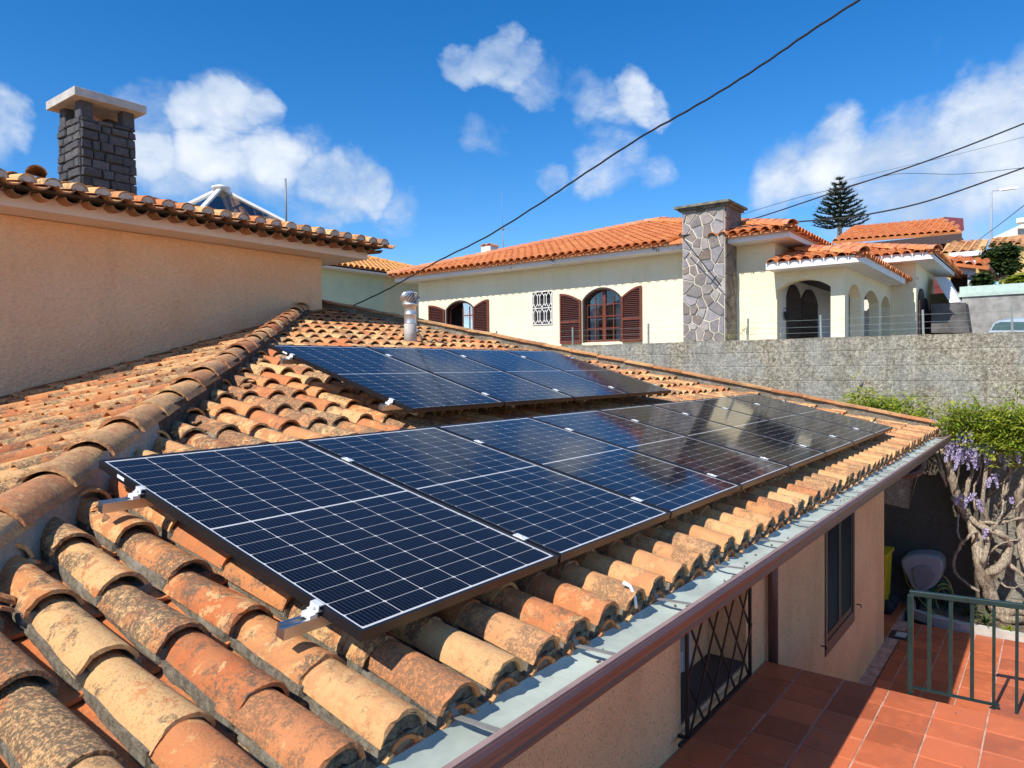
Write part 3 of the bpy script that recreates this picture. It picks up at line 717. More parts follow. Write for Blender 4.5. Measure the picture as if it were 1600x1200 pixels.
# recessed window behind the grille
wn = MB(); wn.span((2.86, YW+.32, -1.53), (2.94, YW+.36, -.55)); wn.span((3.62, YW+.30, -1.53), (3.72, YW+.36, -.55)); wn.span((2.94, YW+.32, -1.53), (3.62, YW+.36, -1.36)); wn.span((2.94, YW+.32, -.62), (3.62, YW+.36, -.55))
wn = wn.build('recessed_window', plain('grey_white_frame', (.55, .53, .52), .5), house, origin=(3.4, YW+.3, -1.5))
mb = MB(); mb.span((2.94, YW+.338, -1.36), (3.62, YW+.346, -.62)); mb.build('pane', plain('grey_blind', (.30, .29, .28), .35), wn)
mb = MB(); mb.span((3.72, YW+.302, -1.53), (4.06, YW+.36, -.55)); mb.build('recess_wall', M['stucco_low'], house)
mb = MB(); mb.span((2.86, YW+.01, -1.55), (4.06, YW+.34, -1.515)); mb.build('dark_sill', plain('dark_slate_sill', (.06, .055, .055), .6), house)
# black lattice grille in front of it
gl, gr, gb = atY(1074, 1153, YW-.06), atY(1172, 1056, YW-.06), -1.62
gx0, gx1, gz0, gz1 = gl.x, gr.x, gl.z, -.60
gf = MB(); yy = YW-.06
for a, b in (((gx0, yy, gz0), (gx0, yy, gz1)), ((gx1, yy, gz0), (gx1, yy, gz1)), ((gx0, yy, gz0), (gx1, yy, gz0)), ((gx0, yy, gz1), (gx1, yy, gz1))): gf.bar(a, b, .022, .022, (0, 1, 0))
gf.bar((gx0, yy, gz0), (gx0-.01, YW+.02, gz0), .02, .02); gf.bar((gx1, yy, gz1), (gx1, YW+.02, gz1), .02, .02); gf.bar((gx0-.12, yy, gz0), (gx0, yy, gz0), .02, .02, (0, 1, 0))
gf = gf.build('window_grille', M['black_metal'], house, origin=(gx0, yy, gz0))
Wd, Hg = gx1-gx0, gz1-gz0; st = Wd/4.; dz = st*1.36
for sgn in (1, -1):
    k = -8
    while k < 14:
        xa = gx0+k*st; a = (xa, gz0) if sgn > 0 else (xa, gz0)
        # clip the diagonal to the frame
        pts = []
        slope = sgn*dz/st*1.0
        for xq in (gx0, gx1):
            z = gz0+(xq-xa)*slope
            if gz0-1e-6 <= z <= gz1+1e-6: pts.append((xq, z))
        for zq in (gz0, gz1):
            xq = xa+(zq-gz0)/slope
            if gx0 < xq < gx1: pts.append((xq, zq))
        if len(pts) >= 2 and abs(pts[0][0]-pts[1][0]) > .05:
            m_ = MB(); yo = yy-.012*sgn; m_.bar((pts[0][0], yo, pts[0][1]), (pts[1][0], yo, pts[1][1]), .016, .010, (0, 1, 0)); m_.build('grille_bar', M['black_metal'], gf)
        k += 1
# downpipe and outlet elbow
mb = MB(); xd = atY(1207, 960, YW-.05).x; mb.tube([(xd, YW-.055, ZT-.1), (xd, YW-.055, -.36)], .040, 12); mb.build('downpipe', M['gutter_out'], house)
mb = MB(); xo = 8.35; mb.tube([(xo, -.33, -.32), (xo, -.33, -.42), (xo-.02, -.31, -.50), (xo-.05, -.22, -.545), (xo-.08, -.1, -.56), (xo-.12, .16, -.57), (xo-.12, .235, -.60), (xo-.12, .24, -.72)], .045, 12)
for i in range(7): mb.tube([(xo-.01-.008*i, -.33+.025*i*.8, -.45-.012*i), (xo-.012-.008*i, -.325+.025*i*.8, -.455-.012*i)], .049, 12)
mb.build('gutter_outlet', M['gutter_out'], house)
# shuttered window
x0, x1, z0, z1 = 6.40, 7.72, -2.24, -.62
mb = MB()
for a, b in (((x0, z0), (x0+.07, z1)), ((x1-.07, z0), (x1, z1)), ((x0+.07, z0), (x1-.07, z0+.13)), ((x0+.07, z1-.07), (x1-.07, z1))): mb.span((a[0], YW-.012, a[1]), (b[0], YW+.06, b[1]))
wf = mb.build('window_frame', M['win_frame'], house, origin=(x0, YW, z0))
lm = MB(); lm.box((0, 0, 0), (.50, .035, .007), np.array(Matrix.Rotation(.6, 3, 'X'))); lm = lm.mesh('louvre', M['shutter'])
for s in (0, 1):
    xa = x0+.075+s*.585; xb = xa+.58; m_ = MB()
    for a, b in (((xa, z0+.135), (xa+.045, z1-.075)), ((xb-.045, z0+.135), (xb, z1-.075)), ((xa+.045, z0+.135), (xb-.045, z0+.20)), ((xa+.045, z1-.14), (xb-.045, z1-.075))): m_.span((a[0], YW+.0, a[1]), (b[0], YW+.035, b[1]))
    sh = m_.build('shutter', M['shutter'], wf, origin=(xa, YW, z0)) 
    m_ = MB(); z = z0+.22
    while z < z1-.15: m_.box(((xa+xb)/2, YW+.018, z), (.49, .035, .006), np.array(Matrix.Rotation(.6, 3, 'X'))); z += .034
    m_.build('louvres', M['shutter'], wf, kind='stuff')
mb = MB(); mb.span((x0, YW+.07, z0), (x1, YW+.09, z1)); mb.build('dark_backing', M['dark'], wf)
for (px, pz) in ((at(1283, 1009, 1, YW).x, at(1283, 1009, 1, YW).z), (at(1338, 944, 1, YW).x, at(1338, 944, 1, YW).z)):
    m_ = MB(); m_.tube([(px, YW, pz), (px, YW-.05, pz), (px, YW-.055, pz-.03)], .008, 6); m_.build('shutter_stay', M['black_metal'], house)
# water channel at the foot of the wall
mb = MB(); mb.span((4.6, YW-.16, ZL-.05), (9.7, YW-.002, ZL-.03)); mb.span((4.6, YW-.175, ZL-.05), (9.7, YW-.16, ZL+.004)); mb.build('water_channel', plain('dark_wet_concrete', (.09, .05, .045), .7), house)
# white smear of sealant on an eave tile
mb = MB(); p0 = P3(1.245, -.20/cs, -.085); mb.tube([p0, p0+Vector((.006, -.03, -.012)), p0+Vector((.008, -.05, -.05)), p0+Vector((.012, -.053, -.10))], [.010, .008, .006, .008], 6); mb.build('sealant_smear', M['curtain'], house)

# ================================================================== SOLAR PANELS
PW, PG, PL = 1.038, .0213, 1.7354
def panel_meshes():
    f = MB(); h = .035; e = .011
    for a, b in (((0, 0), (PW, e)), ((0, PL-e), (PW, PL)), ((0, e), (e, PL-e)), ((PW-e, e), (PW, PL-e))): f.span((a[0], a[1], -h), (b[0], b[1], 0))
    for a in (0, 1): # pale metal edge line of the frame
        pass
    F = f.mesh('frame', M['pv_frame'])
    s = MB(); s.span((e, e, -.008), (PW-e, PL-e, -.0052)); Sm = s.mesh('backsheet', M['backsheet'])
    g = MB(); g.add([(e, e, -.0018), (PW-e, e, -.0018), (PW-e, PL-e, -.0018), (e, PL-e, -.0018)], [(0, 1, 2, 3)]); G = g.mesh('glass', M['pv_glass'])
    c = MB(); cw, chh, q = .0811, .0406, .0055
    P = [(-cw, -chh+q), (-cw+q, -chh), (cw-q, -chh), (cw, -chh+q), (cw, chh-q), (cw-q, chh), (-cw+q, chh), (-cw, chh-q)]
    c.add([(x, y, 0) for x, y in P]+[(x, y, .0004) for x, y in P], [tuple(range(8, 16)), tuple(range(7, -1, -1))]+[(i, (i+1) % 8, 8+(i+1) % 8, 8+i) for i in range(8)])
    C = c.mesh('solar_cell', M['cell'])
    P2 = []
    for i in range(6):
        for j in range(20):
            x = PW/2+(i-2.5)*.1658; y = PL/2+(j-9.5)*.0838+(.0045 if j > 9 else -.0045); P2.append((x, y, j % 2))
    a = MB()
    for x, y, fl in P2:
        Q = P
        a.add([(x+px, y+py, -.0052) for px, py in Q]+[(x+px, y+py, -.0048) for px, py in Q], [tuple(range(8, 16))]+[(i, (i+1) % 8, 8+(i+1) % 8, 8+i) for i in range(8)])
    A = a.mesh('solar_cells', M['cell'])
    return F, Sm, G, C, P2, A
PF, PS, PGm, PC, PXY, PA = panel_meshes()
ordn = ['near left end', 'second from the left end', 'third from the left end', 'fourth from the left end', 'fourth from the far right end', 'third from the far right end', 'second from the far right end', 'far right end']
def panel(O, V, N, label, group, cells):
    root = empty('solar_panel', O, label, 'solar panel', group); Mx = frame_mat(O, SU, V, N); root.matrix_basis = Mx
    for nm, me in (('frame', PF), ('backsheet', PS), ('glass', PGm)): 
        o = link(nm, me); o.parent = root
    if cells:
        bs = None
        for x, y, fl in PXY:
            o = link('solar_cell', PC); o.parent = root; o.matrix_basis = Matrix.Translation((x, y, -.0052)) @ (Matrix.Rotation(PI, 4, 'Z') if fl else Matrix.Identity(4))
    else:
        o = link('solar_cells', PA); o.parent = root; o['kind'] = 'stuff'
    return root
TH2 = .2883; V2 = Vector((0, math.cos(TH2), math.sin(TH2))); N2 = Vector((0, -math.sin(TH2), math.cos(TH2)))
UO = Vector((2.1912, 0, 0))+SV*2.036+SN*.04
for k in range(8):
    r = panel(Vector((k*(PW+PG), 0, 0)), SV, SN, 'black framed solar panel of the long lower row, %s' % ordn[k], 'solar panels in the lower row', k < 5)
    if k == 0:
        m_ = MB(); m_.span((-.0006, 1.50, -.022), (.0002, 1.56, -.008)); o = m_.build('serial_label', M['curtain']); o.parent = r
on2 = ['left end by the hip ridge', 'second from the left', 'second from the right end', 'right end towards the grey wall']
for k in range(4):
    r = panel(UO+SU*(k*(PW+PG)), V2, N2, 'black framed solar panel of the short upper row, %s' % on2[k], 'solar panels in the upper row', k < 2)
    if k == 0:
        m_ = MB(); m_.span((-.0006, 1.50, -.022), (.0002, 1.56, -.008)); o = m_.build('serial_label', M['curtain']); o.parent = r
# rails with clamps
def rail_prof():
    w, h, t = .019, .040, .0035
    return [(-w, 0), (w, 0), (w, h), (w-.009, h), (w-.009, h-.012), (-w+.009, h-.012), (-w+.009, h), (-w, h)]
RP = rail_prof()
cl = MB(); cl.box((-.012, 0, .018), (.030, .042, .003), np.array(Matrix.Rotation(.0, 3, 'Y'))); cl.tube([(-.03, -.0, .0), (-.026, 0, .016), (-.014, 0, .019)], .006, 6); cl.box((-.004, 0, .036), (.020, .042, .004)); cl.box((-.014, 0, .028), (.004, .042, .020)); cl.box((-.030, 0, .006), (.028, .042, .014)); cl.tube([(-.022, 0, .01), (-.022, 0, .030)], .007, 8)
ecl = cl.mesh('end_clamp', M['alu_w'])
cm_ = MB(); cm_.box((0, 0, .0385), (.034, .062, .0035)); cm_.tube([(0, 0, .02), (0, 0, .0445)], .006, 8); cm_.box((0, 0, .020), (.014, .055, .034)); mcl = cm_.mesh('mid_clamp', M['alu_w'])
def rail(O, V, N, v, x0, x1, joints, label, group):
    root = empty('mounting_rail', O+V*v+SU*x0, label, 'mounting rail', group); Mx = frame_mat(O+V*v, SU, V, N)
    mb = MB(); mb.prism(RP, 0, x0, x1); me = mb.mesh('rail_profile', M['alu']); o = link('rail_profile', me, root, Mx @ Matrix.Translation((0, 0, -.035-.0405)))
    link('end_clamp', ecl, root, Mx @ Matrix.Translation((0, 0, -.035)))
    for j in joints[:-1]: link('mid_clamp', mcl, root, Mx @ Matrix.Translation((j, 0, -.035)))
    link('end_clamp', ecl, root, Mx @ Matrix.Translation((joints[-1]+PG*.0, 0, -.035)) @ Matrix.Rotation(PI, 4, 'Z'))
    # roof hooks below
    x = x0+.35
    while x < x1:
        h = MB(); h.box((x, 0, -.100), (.03, .05, .06)); link('roof_hook', h.mesh('roof_hook', M['alu']), root, Mx); x += 1.2
J8 = [k*(PW+PG)-PG/2 for k in range(1, 8)]+[8*(PW+PG)-PG]; J4 = [k*(PW+PG)-PG/2 for k in range(1, 4)]+[4*(PW+PG)-PG]
rail(Vector((0, 0, 0)), SV, SN, 1.345, -.155, 8.5, J8, 'aluminium rail under the top part of the lower panel row', 'rails of the lower panel row')
rail(Vector((0, 0, 0)), SV, SN, .205, -.13, 8.5, J8, 'aluminium rail near the bottom edge of the lower panel row', 'rails of the lower panel row')
rail(UO, V2, N2, 1.42, -.10, 4.3, J4, 'aluminium rail under the top part of the upper panel row', 'rails of the upper panel row')
rail(UO, V2, N2, .215, -.10, 4.3, J4, 'aluminium rail near the bottom edge of the upper panel row', 'rails of the upper panel row')

# ================================================================== TURBINE VENT on the roof
VX, VY = 5.93, 5.76; vz = VY*math.tan(TH)-.14
vent = empty('roof_vent', (VX, VY, vz), 'round metal vent pipe with spinning turbine cowl standing above the upper panels', 'vent')
mb = MB(); mb.lathe([(.0, -.1), (.092, -.1), (.09, .26), (.084, .27), (0, .27)], (VX, VY, vz)); mb.build('concrete_base', M['concrete'], vent)
mb = MB(); mb.lathe([(.088, .26), (.092, .265), (.088, .28), (.088, .40), (.093, .405), (.086, .415), (.083, .53), (.098, .535), (.112, .545), (.112, .575), (.085, .58)], (VX, VY, vz)); mb.build('metal_pipe', M['steel'], vent)
for k in range(18):
    m_ = MB(); V = []; a0 = 2*PI*k/18
    for i in range(8):
        t = i/7; zz = .58+.165*t; rr = .075+.065*math.sin(PI*(.12+.80*t)); a = a0+.9*t
        for da, dr in ((-.02, 0), (.17, -.018)): V.append((VX+(rr+dr)*math.cos(a+da), VY+(rr+dr)*math.sin(a+da), vz+zz))
    m_.add(V, [(2*i, 2*i+1, 2*i+3, 2*i+2) for i in range(7)], smooth=True); m_.build('turbine_vane', M['steel'], vent)
mb = MB(); mb.lathe([(.092, .728), (.07, .752), (.03, .764), (0, .766)], (VX, VY, vz)); mb.lathe([(.085, .58), (.06, .7), (.05, .73)], (VX, VY, vz), mi=1); mb.build('turbine_cap', [M['steel'], M['dark']], vent)
mb = MB(); mb.tube([(VX+.05, VY-.085, vz+.15), (VX+.052, VY-.11, vz+.15)], .03, 10); mb.tube([(VX+.08, VY-.09, vz+.12), (VX+.12, VY-.1, vz+.05), (VX+.13, VY-.1, vz-.03)], .01, 6); mb.build('pipe_fitting', M['grey_tube'], vent)

vent.scale = (1, 1, .93)
# ================================================================== generic tiled hip roof
nv = variants(4, R0=.115, R1=.105, L=.40, th=.012, phi=82, seg=6, ny=1, jit=0)
def hip_roof(parent, x0, x1, y0, y1, z, pitch, m, sides='wsen', sp=.25, crs=.36, nind=60, cap=True, name='roof_tile', capm=None, seed=0, var=None, panm=None, ymax=1e9, skip=None):
    """x0..y1 eave rectangle, z crest height of the eave; w faces -X, s faces -Y"""
    rs = random.getstate(); random.seed(seed); var = var or nv
    w, d = x1-x0, y1-y0; half = min(w, d)/2
    tp = math.tan(pitch); cp = math.cos(pitch)
    defs = dict(w=(Vector((x0, y1, z)), Vector((0, -1, 0)), Vector((1, 0, 0)), d), s=(Vector((x0, y0, z)), Vector((1, 0, 0)), Vector((0, 1, 0)), w),
                e=(Vector((x1, y0, z)), Vector((0, 1, 0)), Vector((-1, 0, 0)), d), n=(Vector((x1, y1, z)), Vector((-1, 0, 0)), Vector((0, -1, 0)), w))
    deck = MB(); allit = []
    for s in sides:
        O, U, H, L = defs[s]; V = (H+Vector((0, 0, tp))).normalized(); N = U.cross(V).normalized()
        run = half if (s in 'we' and d <= w) or (s in 'sn' and w <= d) else half
        k = [O, O+U*L, O+U*(L-half)+H*half+Vector((0, 0, tp*half)), O+U*half+H*half+Vector((0, 0, tp*half))]
        dn = Vector((0, 0, -.105)); inn = H*.12; A = [(p+dn+(inn if i < 2 else Vector((0, 0, 0))))[:] for i, p in enumerate(k)]; B = [(Vector(a)+Vector((0, 0, -.05)))[:] for a in A]
        deck.add(A+B, [(0, 1, 2, 3), (7, 6, 5, 4)]+[(i, 4+i, 4+(i+1) % 4, (i+1) % 4) for i in range(4)])
        us = [sp/2+sp*i for i in range(int(L/sp))]; vs = [crs*i for i in range(int(half/cp/crs)+1)]
        ins = lambda u, v: (v*cp < u+.05) and (v*cp < L-u+.05) and v*cp < half+.02
        allit += run_tiles(O, U, V, N, us, vs, ins, .004, .05, -.105, 4, .008)
    if skip: allit = [i_ for i_ in allit if not (skip[0] < i_[0].translation.y < skip[1] and i_[0].translation.x < x0+.75)]
    if ymax < 1e8:
        allit = [i_ for i_ in allit if i_[0].translation.y < ymax]
        dob = deck.build(name.replace('tile', 'deck'), panm or m, parent); bm = bmesh.new(); bm.from_mesh(dob.data)
        bmesh.ops.bisect_plane(bm, geom=bm.verts[:]+bm.edges[:]+bm.faces[:], plane_co=(0, ymax, 0), plane_no=(0, 1, 0), clear_outer=True); bm.to_mesh(dob.data); bm.free()
    else: deck.build(name.replace('tile', 'deck'), panm or m, parent)
    put_tiles(parent, name, allit, var, m, nind, name+'s_beyond')
    if cap:
        cv = variants(3, R0=.15, R1=.12, L=.42, th=.014, phi=80, seg=7, ny=1, jit=0); ci = []
        cn = [((x0, y1), (1, -1)), ((x0, y0), (1, 1)), ((x1, y0), (-1, 1)), ((x1, y1), (-1, -1))]
        for (cx, cy), (dx, dy) in cn:
            t = 0
            while t < half-.1:
                a = Vector((cx+dx*t, cy+dy*t, z+tp*t-.05)); d_ = Vector((dx, dy, tp)).normalized(); uu = d_.cross(Vector((0, 0, 1))).normalized(); ci.append((frame_mat(a, uu, d_, uu.cross(d_)), random.randrange(3))); t += .37/math.sqrt(2)
        if w > d: a, b = Vector((x0+half, (y0+y1)/2, z+tp*half)), Vector((x1-half, (y0+y1)/2, z+tp*half))
        else: a, b = Vector(((x0+x1)/2, y1-half, z+tp*half)), Vector(((x0+x1)/2, y0+half, z+tp*half))
        L = (b-a).length; t = 0
        while t < L:
            d_ = (b-a).normalized(); uu = d_.cross(Vector((0, 0, 1))).normalized(); ci.append((frame_mat(a+d_*t+Vector((0, 0, -.05)), uu, d_, uu.cross(d_)), 0)); t += .37
        ci = [i_ for i_ in ci if i_[0].translation.y < ymax]
        put_tiles(parent, name.replace('roof_tile', 'ridge')+'_cap' if name == 'roof_tile' else 'ridge_cap', ci, cv, capm or m, 60)
    random.setstate(rs)
def eave_box(parent, x0, x1, y0, y1, z0, z1, m, name='eave_fascia', soff=.03):
    mb = MB(); t = .05
    mb.span((x0, y0, z0), (x0+t, y1, z1)); mb.span((x0+t, y0, z0), (x1-t, y0+t, z1)); mb.span((x1-t, y0, z0), (x1, y1, z1)); mb.span((x0+t, y1-t, z0), (x1-t, y1, z1)); mb.span((x0+t, y0+t, z0+.005), (x1-t, y1-t, z0+soff+.005))
    return mb.build(name, m, parent)

# ================================================================== UPPER BUILDING on the left
ub = empty('upper_house', (2, 10, ZL), 'tall peach roughcast house wall at left with double tiled eave and dark stone chimney', 'house')
mb = MB(); mb.span((-9, 8.3, -3.2), (6.36, 16.5, 2.64)); mb.build('wall', M['stucco_up'], ub)
# the thrown render on the visible face of that wall, as real relief
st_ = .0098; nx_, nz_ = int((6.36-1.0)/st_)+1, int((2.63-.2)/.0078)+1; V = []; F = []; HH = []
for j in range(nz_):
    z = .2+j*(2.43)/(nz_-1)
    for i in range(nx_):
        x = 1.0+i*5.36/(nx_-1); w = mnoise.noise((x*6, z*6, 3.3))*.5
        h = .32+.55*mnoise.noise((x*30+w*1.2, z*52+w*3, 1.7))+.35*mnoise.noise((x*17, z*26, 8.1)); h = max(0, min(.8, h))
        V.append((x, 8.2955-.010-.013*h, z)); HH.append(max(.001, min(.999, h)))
for j in range(nz_-1):
    for i in range(nx_-1): a = j*nx_+i; F.append((a, a+1, a+nx_+1, a+nx_))
mb = MB(); mb.add(V, F, smooth=True); mb.r[0] = np.array(HH); mb.hasr = True; mb.build('roughcast', M['stucco_crease_shade'], ub)
zf = 2.635
mb = MB(); mb.span((-9.6, 7.745, zf), (6.905, 7.795, zf+.16)); mb.span((6.855, 7.795, zf), (6.905, 17, zf+.16)); mb.span((-9.6, 7.795, zf+.004), (6.855, 17, zf+.05)); mb.build('eave_fascia', M['fascia_peach'], ub)
# double row of eave tiles bedded in mortar
UP = .2235; UVv = Vector((0, math.cos(UP), math.sin(UP))); UNn = Vector((0, -math.sin(UP), math.cos(UP))); cuv = variants(6, R0=.098, R1=.082, L=.45, th=.015, phi=85, seg=9, ny=2, jit=.03)
pnv = variants(6, R0=.105, R1=.115, L=.5, th=.015, phi=70, seg=8, ny=2, jit=.02, flip=True)
ue = Vector((0, 7.36, 2.83)); ucol = [6.95-.262*k for k in range(42)]
put_tiles(ub, 'eave_cover_tile', run_tiles(ue, SU, UVv, UNn, ucol, [0], lambda a, b: True, .006, .05, 0.025, 6, .02), cuv, M['clay_old'], 60)
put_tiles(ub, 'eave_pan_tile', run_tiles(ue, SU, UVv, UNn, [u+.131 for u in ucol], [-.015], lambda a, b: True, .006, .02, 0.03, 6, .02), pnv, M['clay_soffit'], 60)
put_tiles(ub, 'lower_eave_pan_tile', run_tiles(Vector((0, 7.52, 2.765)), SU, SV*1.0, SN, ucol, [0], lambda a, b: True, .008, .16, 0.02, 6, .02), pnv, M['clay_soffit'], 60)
put_tiles(ub, 'upper_roof_tile', run_tiles(ue, SU, UVv, UNn, ucol, [.37*k for k in range(1, 14)], lambda u, v: v*.975 < 6.95-u+.4 and v < 4.9, .008, .06, 0.02, 6, .03), cuv, M['clay_old'], 0, 'roof_tiles_behind_the_eave')
put_tiles(ub, 'upper_roof_pan', run_tiles(ue, SU, UVv, UNn, [u+.131 for u in ucol], [.37*k for k in range(1, 14)], lambda u, v: v*.975 < 6.95-u+.4 and v < 4.9, .008, .06, 0.02, 6, .03), pnv, M['clay_pan'], 0, 'roof_pans_behind_the_eave')
# mortar between the two rows and in the tile mouths
mb = MB(); mb.hasr = False
mb.span((-9.5, 7.50, 2.80), (7.0, 7.95, 2.835))
mb.span((-9.5, 7.60, 2.79), (6.9, 7.85, 2.81))
mb.build('eave_mortar', M['mortar_dark'], ub)
me = MB(); V = []; seg = 8
for y in (.006, .2):
    V.append((0, y, -.0))
    for k in range(seg+1): a = math.radians(-85+170*k/seg); V.append((.084*math.sin(a), y, .084*math.cos(a)-.01))
me.add(V, [(0, k+2, k+1) for k in range(seg)]+[(k+1, k+2, seg+2+k+2, seg+2+k+1) for k in range(seg)]); me = me.mesh('tile_mouth_mortar', M['concrete'])
for u in ucol:
    if u > 0: link('tile_mouth_mortar', me, ub, frame_mat(ue+SU*u+UNn*.022, SU, UVv, UNn))
# return eave round the corner and roof deck
mb = MB(); z0 = 2.86
mb.add([(-9, 7.5, z0-.02), (6.95, 7.5, z0-.02), (3.0, 12.1, z0+1.0), (-9, 12.1, z0+1.0), (6.95, 17, z0-.02), (3.0, 13, z0+1.0)], [(0, 1, 2, 3), (1, 4, 5, 2), (3, 2, 5)]); mb.build('upper_roof_deck', M['clay_pan'], ub)
rt_ = run_tiles(Vector((7.12, 7.6, 2.83)), Vector((0, 1, 0)), Vector((-math.cos(UP), 0, math.sin(UP))), Vector((math.sin(UP), 0, math.cos(UP))), [.262*k for k in range(32)], [.37*k for k in range(10)], lambda u, v: v < u+.1, .006, .05, .02, 6, .02)
put_tiles(ub, 'side_roof_tile', rt_, cuv, M['clay_old'], 20, 'side_roof_tiles')
uc = []; t = 0
while t < 3.9:
    d_ = Vector((-1, 1, .227)).normalized(); uu = d_.cross(Vector((0, 0, 1))).normalized(); uc.append((frame_mat(Vector((7.02-t, 7.48+t, 2.88+.227*t-.02)), uu, d_, uu.cross(d_)), random.randrange(6))); t += .28
put_tiles(ub, 'upper_hip_cap', uc, caps, M['clay_old'], 30)
# a cap tile standing proud at the left, seen over the eave
c0 = atY(57, 253, 8.6); link('loose_ridge_tile', tmesh('loose_ridge_tile', caps[1], M['clay_soffit']), ub, Matrix.Translation(c0+Vector((0, 0, -.12))) @ Matrix.Rotation(-.3, 4, 'Z'))
# basalt chimney
cx0, cx1, cy0 = atY(127, 280, 8.6).x, atY(213, 280, 8.6).x, 8.6
cy1 = atX(93, 240, cx0).y; cy1 = max(cy0+.45, min(cy1, cy0+.8))
zt_ = atY(128, 181, cy0).z; zc = atY(128, 156, cy0).z; ztp = atY(120, 136, cy0-.1).z
chm = MB(); chm.span((cx0+.02, cy0+.02, 2.6), (cx1-.02, cy1-.02, zt_-.02)); chm = chm.build('chimney', M['joint_dark'], ub, origin=(cx0, cy0, 2.6))
def course_stones(name, parent, m, face, a0, a1, z0, z1, plane, hrow=.105, seed=1, proud=.022, depthsign=-1, wmin=.10, wmax=.27):
    rs = random.Random(seed); z = z0
    while z < z1-.02:
        h = min(rs.uniform(hrow*.85, hrow*1.2), z1-z)
        if z1-(z+h) < .05: h = z1-z
        a = a0
        while a < a1-.01:
            w = rs.uniform(wmin, wmax)
            if a1-(a+w) < .07: w = a1-a
            g_ = .006; j = lambda: rs.uniform(-.009, .009); pr = proud+rs.uniform(-.010, .012); ch_ = .012
            q = [(a+g_+j(), z+g_+j()), (a+w-g_+j(), z+g_+j()), (a+w-g_+j(), z+h-g_+j()), (a+g_+j(), z+h-g_+j())]; ce = (a+w/2, z+h/2)
            q2 = [(ce[0]+(x-ce[0])*(1-ch_/(w/2)), ce[1]+(y-ce[1])*(1-ch_/(h/2))) for x, y in q]
            V = []
            for pts, dd in ((q, -.02), (q, pr*.35), (q2, pr)):
                for x, y in pts:
                    off = dd+(rs.uniform(-.004, .004) if dd > 0 else 0)
                    V.append((x, plane-off, y) if face == 'y' else (plane-off, x, y))
            F = [(8, 9, 10, 11)]+[(i, (i+1) % 4, 4+(i+1) % 4, 4+i) for i in range(4)]+[(4+i, 4+(i+1) % 4, 8+(i+1) % 4, 8+i) for i in range(4)]
            if face == 'x': F = [f[::-1] for f in F]
            m_ = MB(); m_.add(V, F); m_.build(name, m, parent); a += w
        z += h
course_stones('chimney_stone', chm, M['basalt'], 'y', cx0, cx1, 2.75, zt_, cy0, .115, 4)
course_stones('chimney_stone', chm, M['basalt'], 'x', cy0, cy1, 2.75, zt_, cx0, .115, 9)
pw = .17
for (px, py) in ((cx0, cy0), (cx1-pw, cy0), (cx0, cy1-pw), (cx1-pw, cy1-pw)):
    m_ = MB(); m_.box((px+pw/2, py+pw/2, (zt_+zc)/2), (pw, pw, zc-zt_+.02), np.array(Matrix.Rotation(.04, 3, 'Z')), taper=.94); m_.build('chimney_post', M['basalt'], chm, bevel=.02)
m_ = MB(); m_.span((cx0+.12, cy0+.25, zt_-.3), (cx1-.12, cy1-.22, zt_+.05)); m_.build('flue', M['dark'], chm)
m_ = MB(); m_.span((cx0-.11, cy0-.13, zc), (cx1+.10, cy1+.12, ztp)); m_.build('chimney_slab', M['concrete'], chm, bevel=.006)
# pyramid skylight and pole behind
sk = MB(); ap = atY(345, 294, 11.5); bz = ap.z-1.1; hw = 1.5; cor = [(ap.x-hw, 11.5-hw), (ap.x+hw, 11.5-hw), (ap.x+hw, 11.5+hw), (ap.x-hw, 11.5+hw)]
for c in cor: sk.bar((c[0], c[1], bz), (ap.x, 11.5, ap.z), .07, .05)
for i in range(4): sk.bar((*cor[i], bz), (*cor[(i+1) % 4], bz), .07, .05)
sk = sk.build('skylight_frame', M['white'], ub, origin=(ap.x, 11.5, bz))
m_ = MB(); A = (ap.x, 11.5, ap.z-.01)
for i in range(4): m_.add([(*cor[i], bz), (*cor[(i+1) % 4], bz), A], [(0, 1, 2)])
m_.build('skylight_glass', M['sky_glass'], sk)
m_ = MB(); m_.lathe([(0, .07), (.05, .06), (.17, .02), (.18, -.01), (.1, -.03), (.1, -.06), (0, -.06)], (ap.x, 11.5, ap.z)); m_.build('skylight_cap', M['white'], sk)
p = atY(447, 335, 9.6); q = atY(446, 279, 9.6); q.x = p.x; m_ = MB(); m_.tube([p-Vector((0, 0, .4)), q], .018, 8); m_.build('roof_pole', M['grey_tube'], ub)

# ================================================================== GARDEN WALL and courtyard things
gw = MB(); gw.span((11.6, -8, -3.2), (11.9, 20, 1.235)); 
V = []; F = []; ys_ = np.arange(-8, 20, .12)
for y in ys_:
    a, b = 1.235+.012*mnoise.noise((y*2.1, 0, 0))+.010*mnoise.noise((y*9, 3, 0)), 1.235+.01*mnoise.noise((y*2.3, 7, 0)); V += [(11.6, y, 1.20), (11.595+.006*mnoise.noise((y*5, 0, 9)), y, a), (11.9, y, b), (11.9, y, 1.20)]
for i in range(len(ys_)-1):
    b = i*4; F += [(b, b+1, b+5, b+4)[::-1], (b+1, b+2, b+6, b+5)[::-1], (b+2, b+3, b+7, b+6)[::-1]]
gw = MB(); gw.span((11.6, -8, -3.2), (11.9, 20, 1.20)); gw.add(V, F)
gwall = gw.build('garden_wall', M['gwall']); tag(gwall, 'high grey roughcast retaining wall with lichen between the tiled roof and the cream house', 'wall')
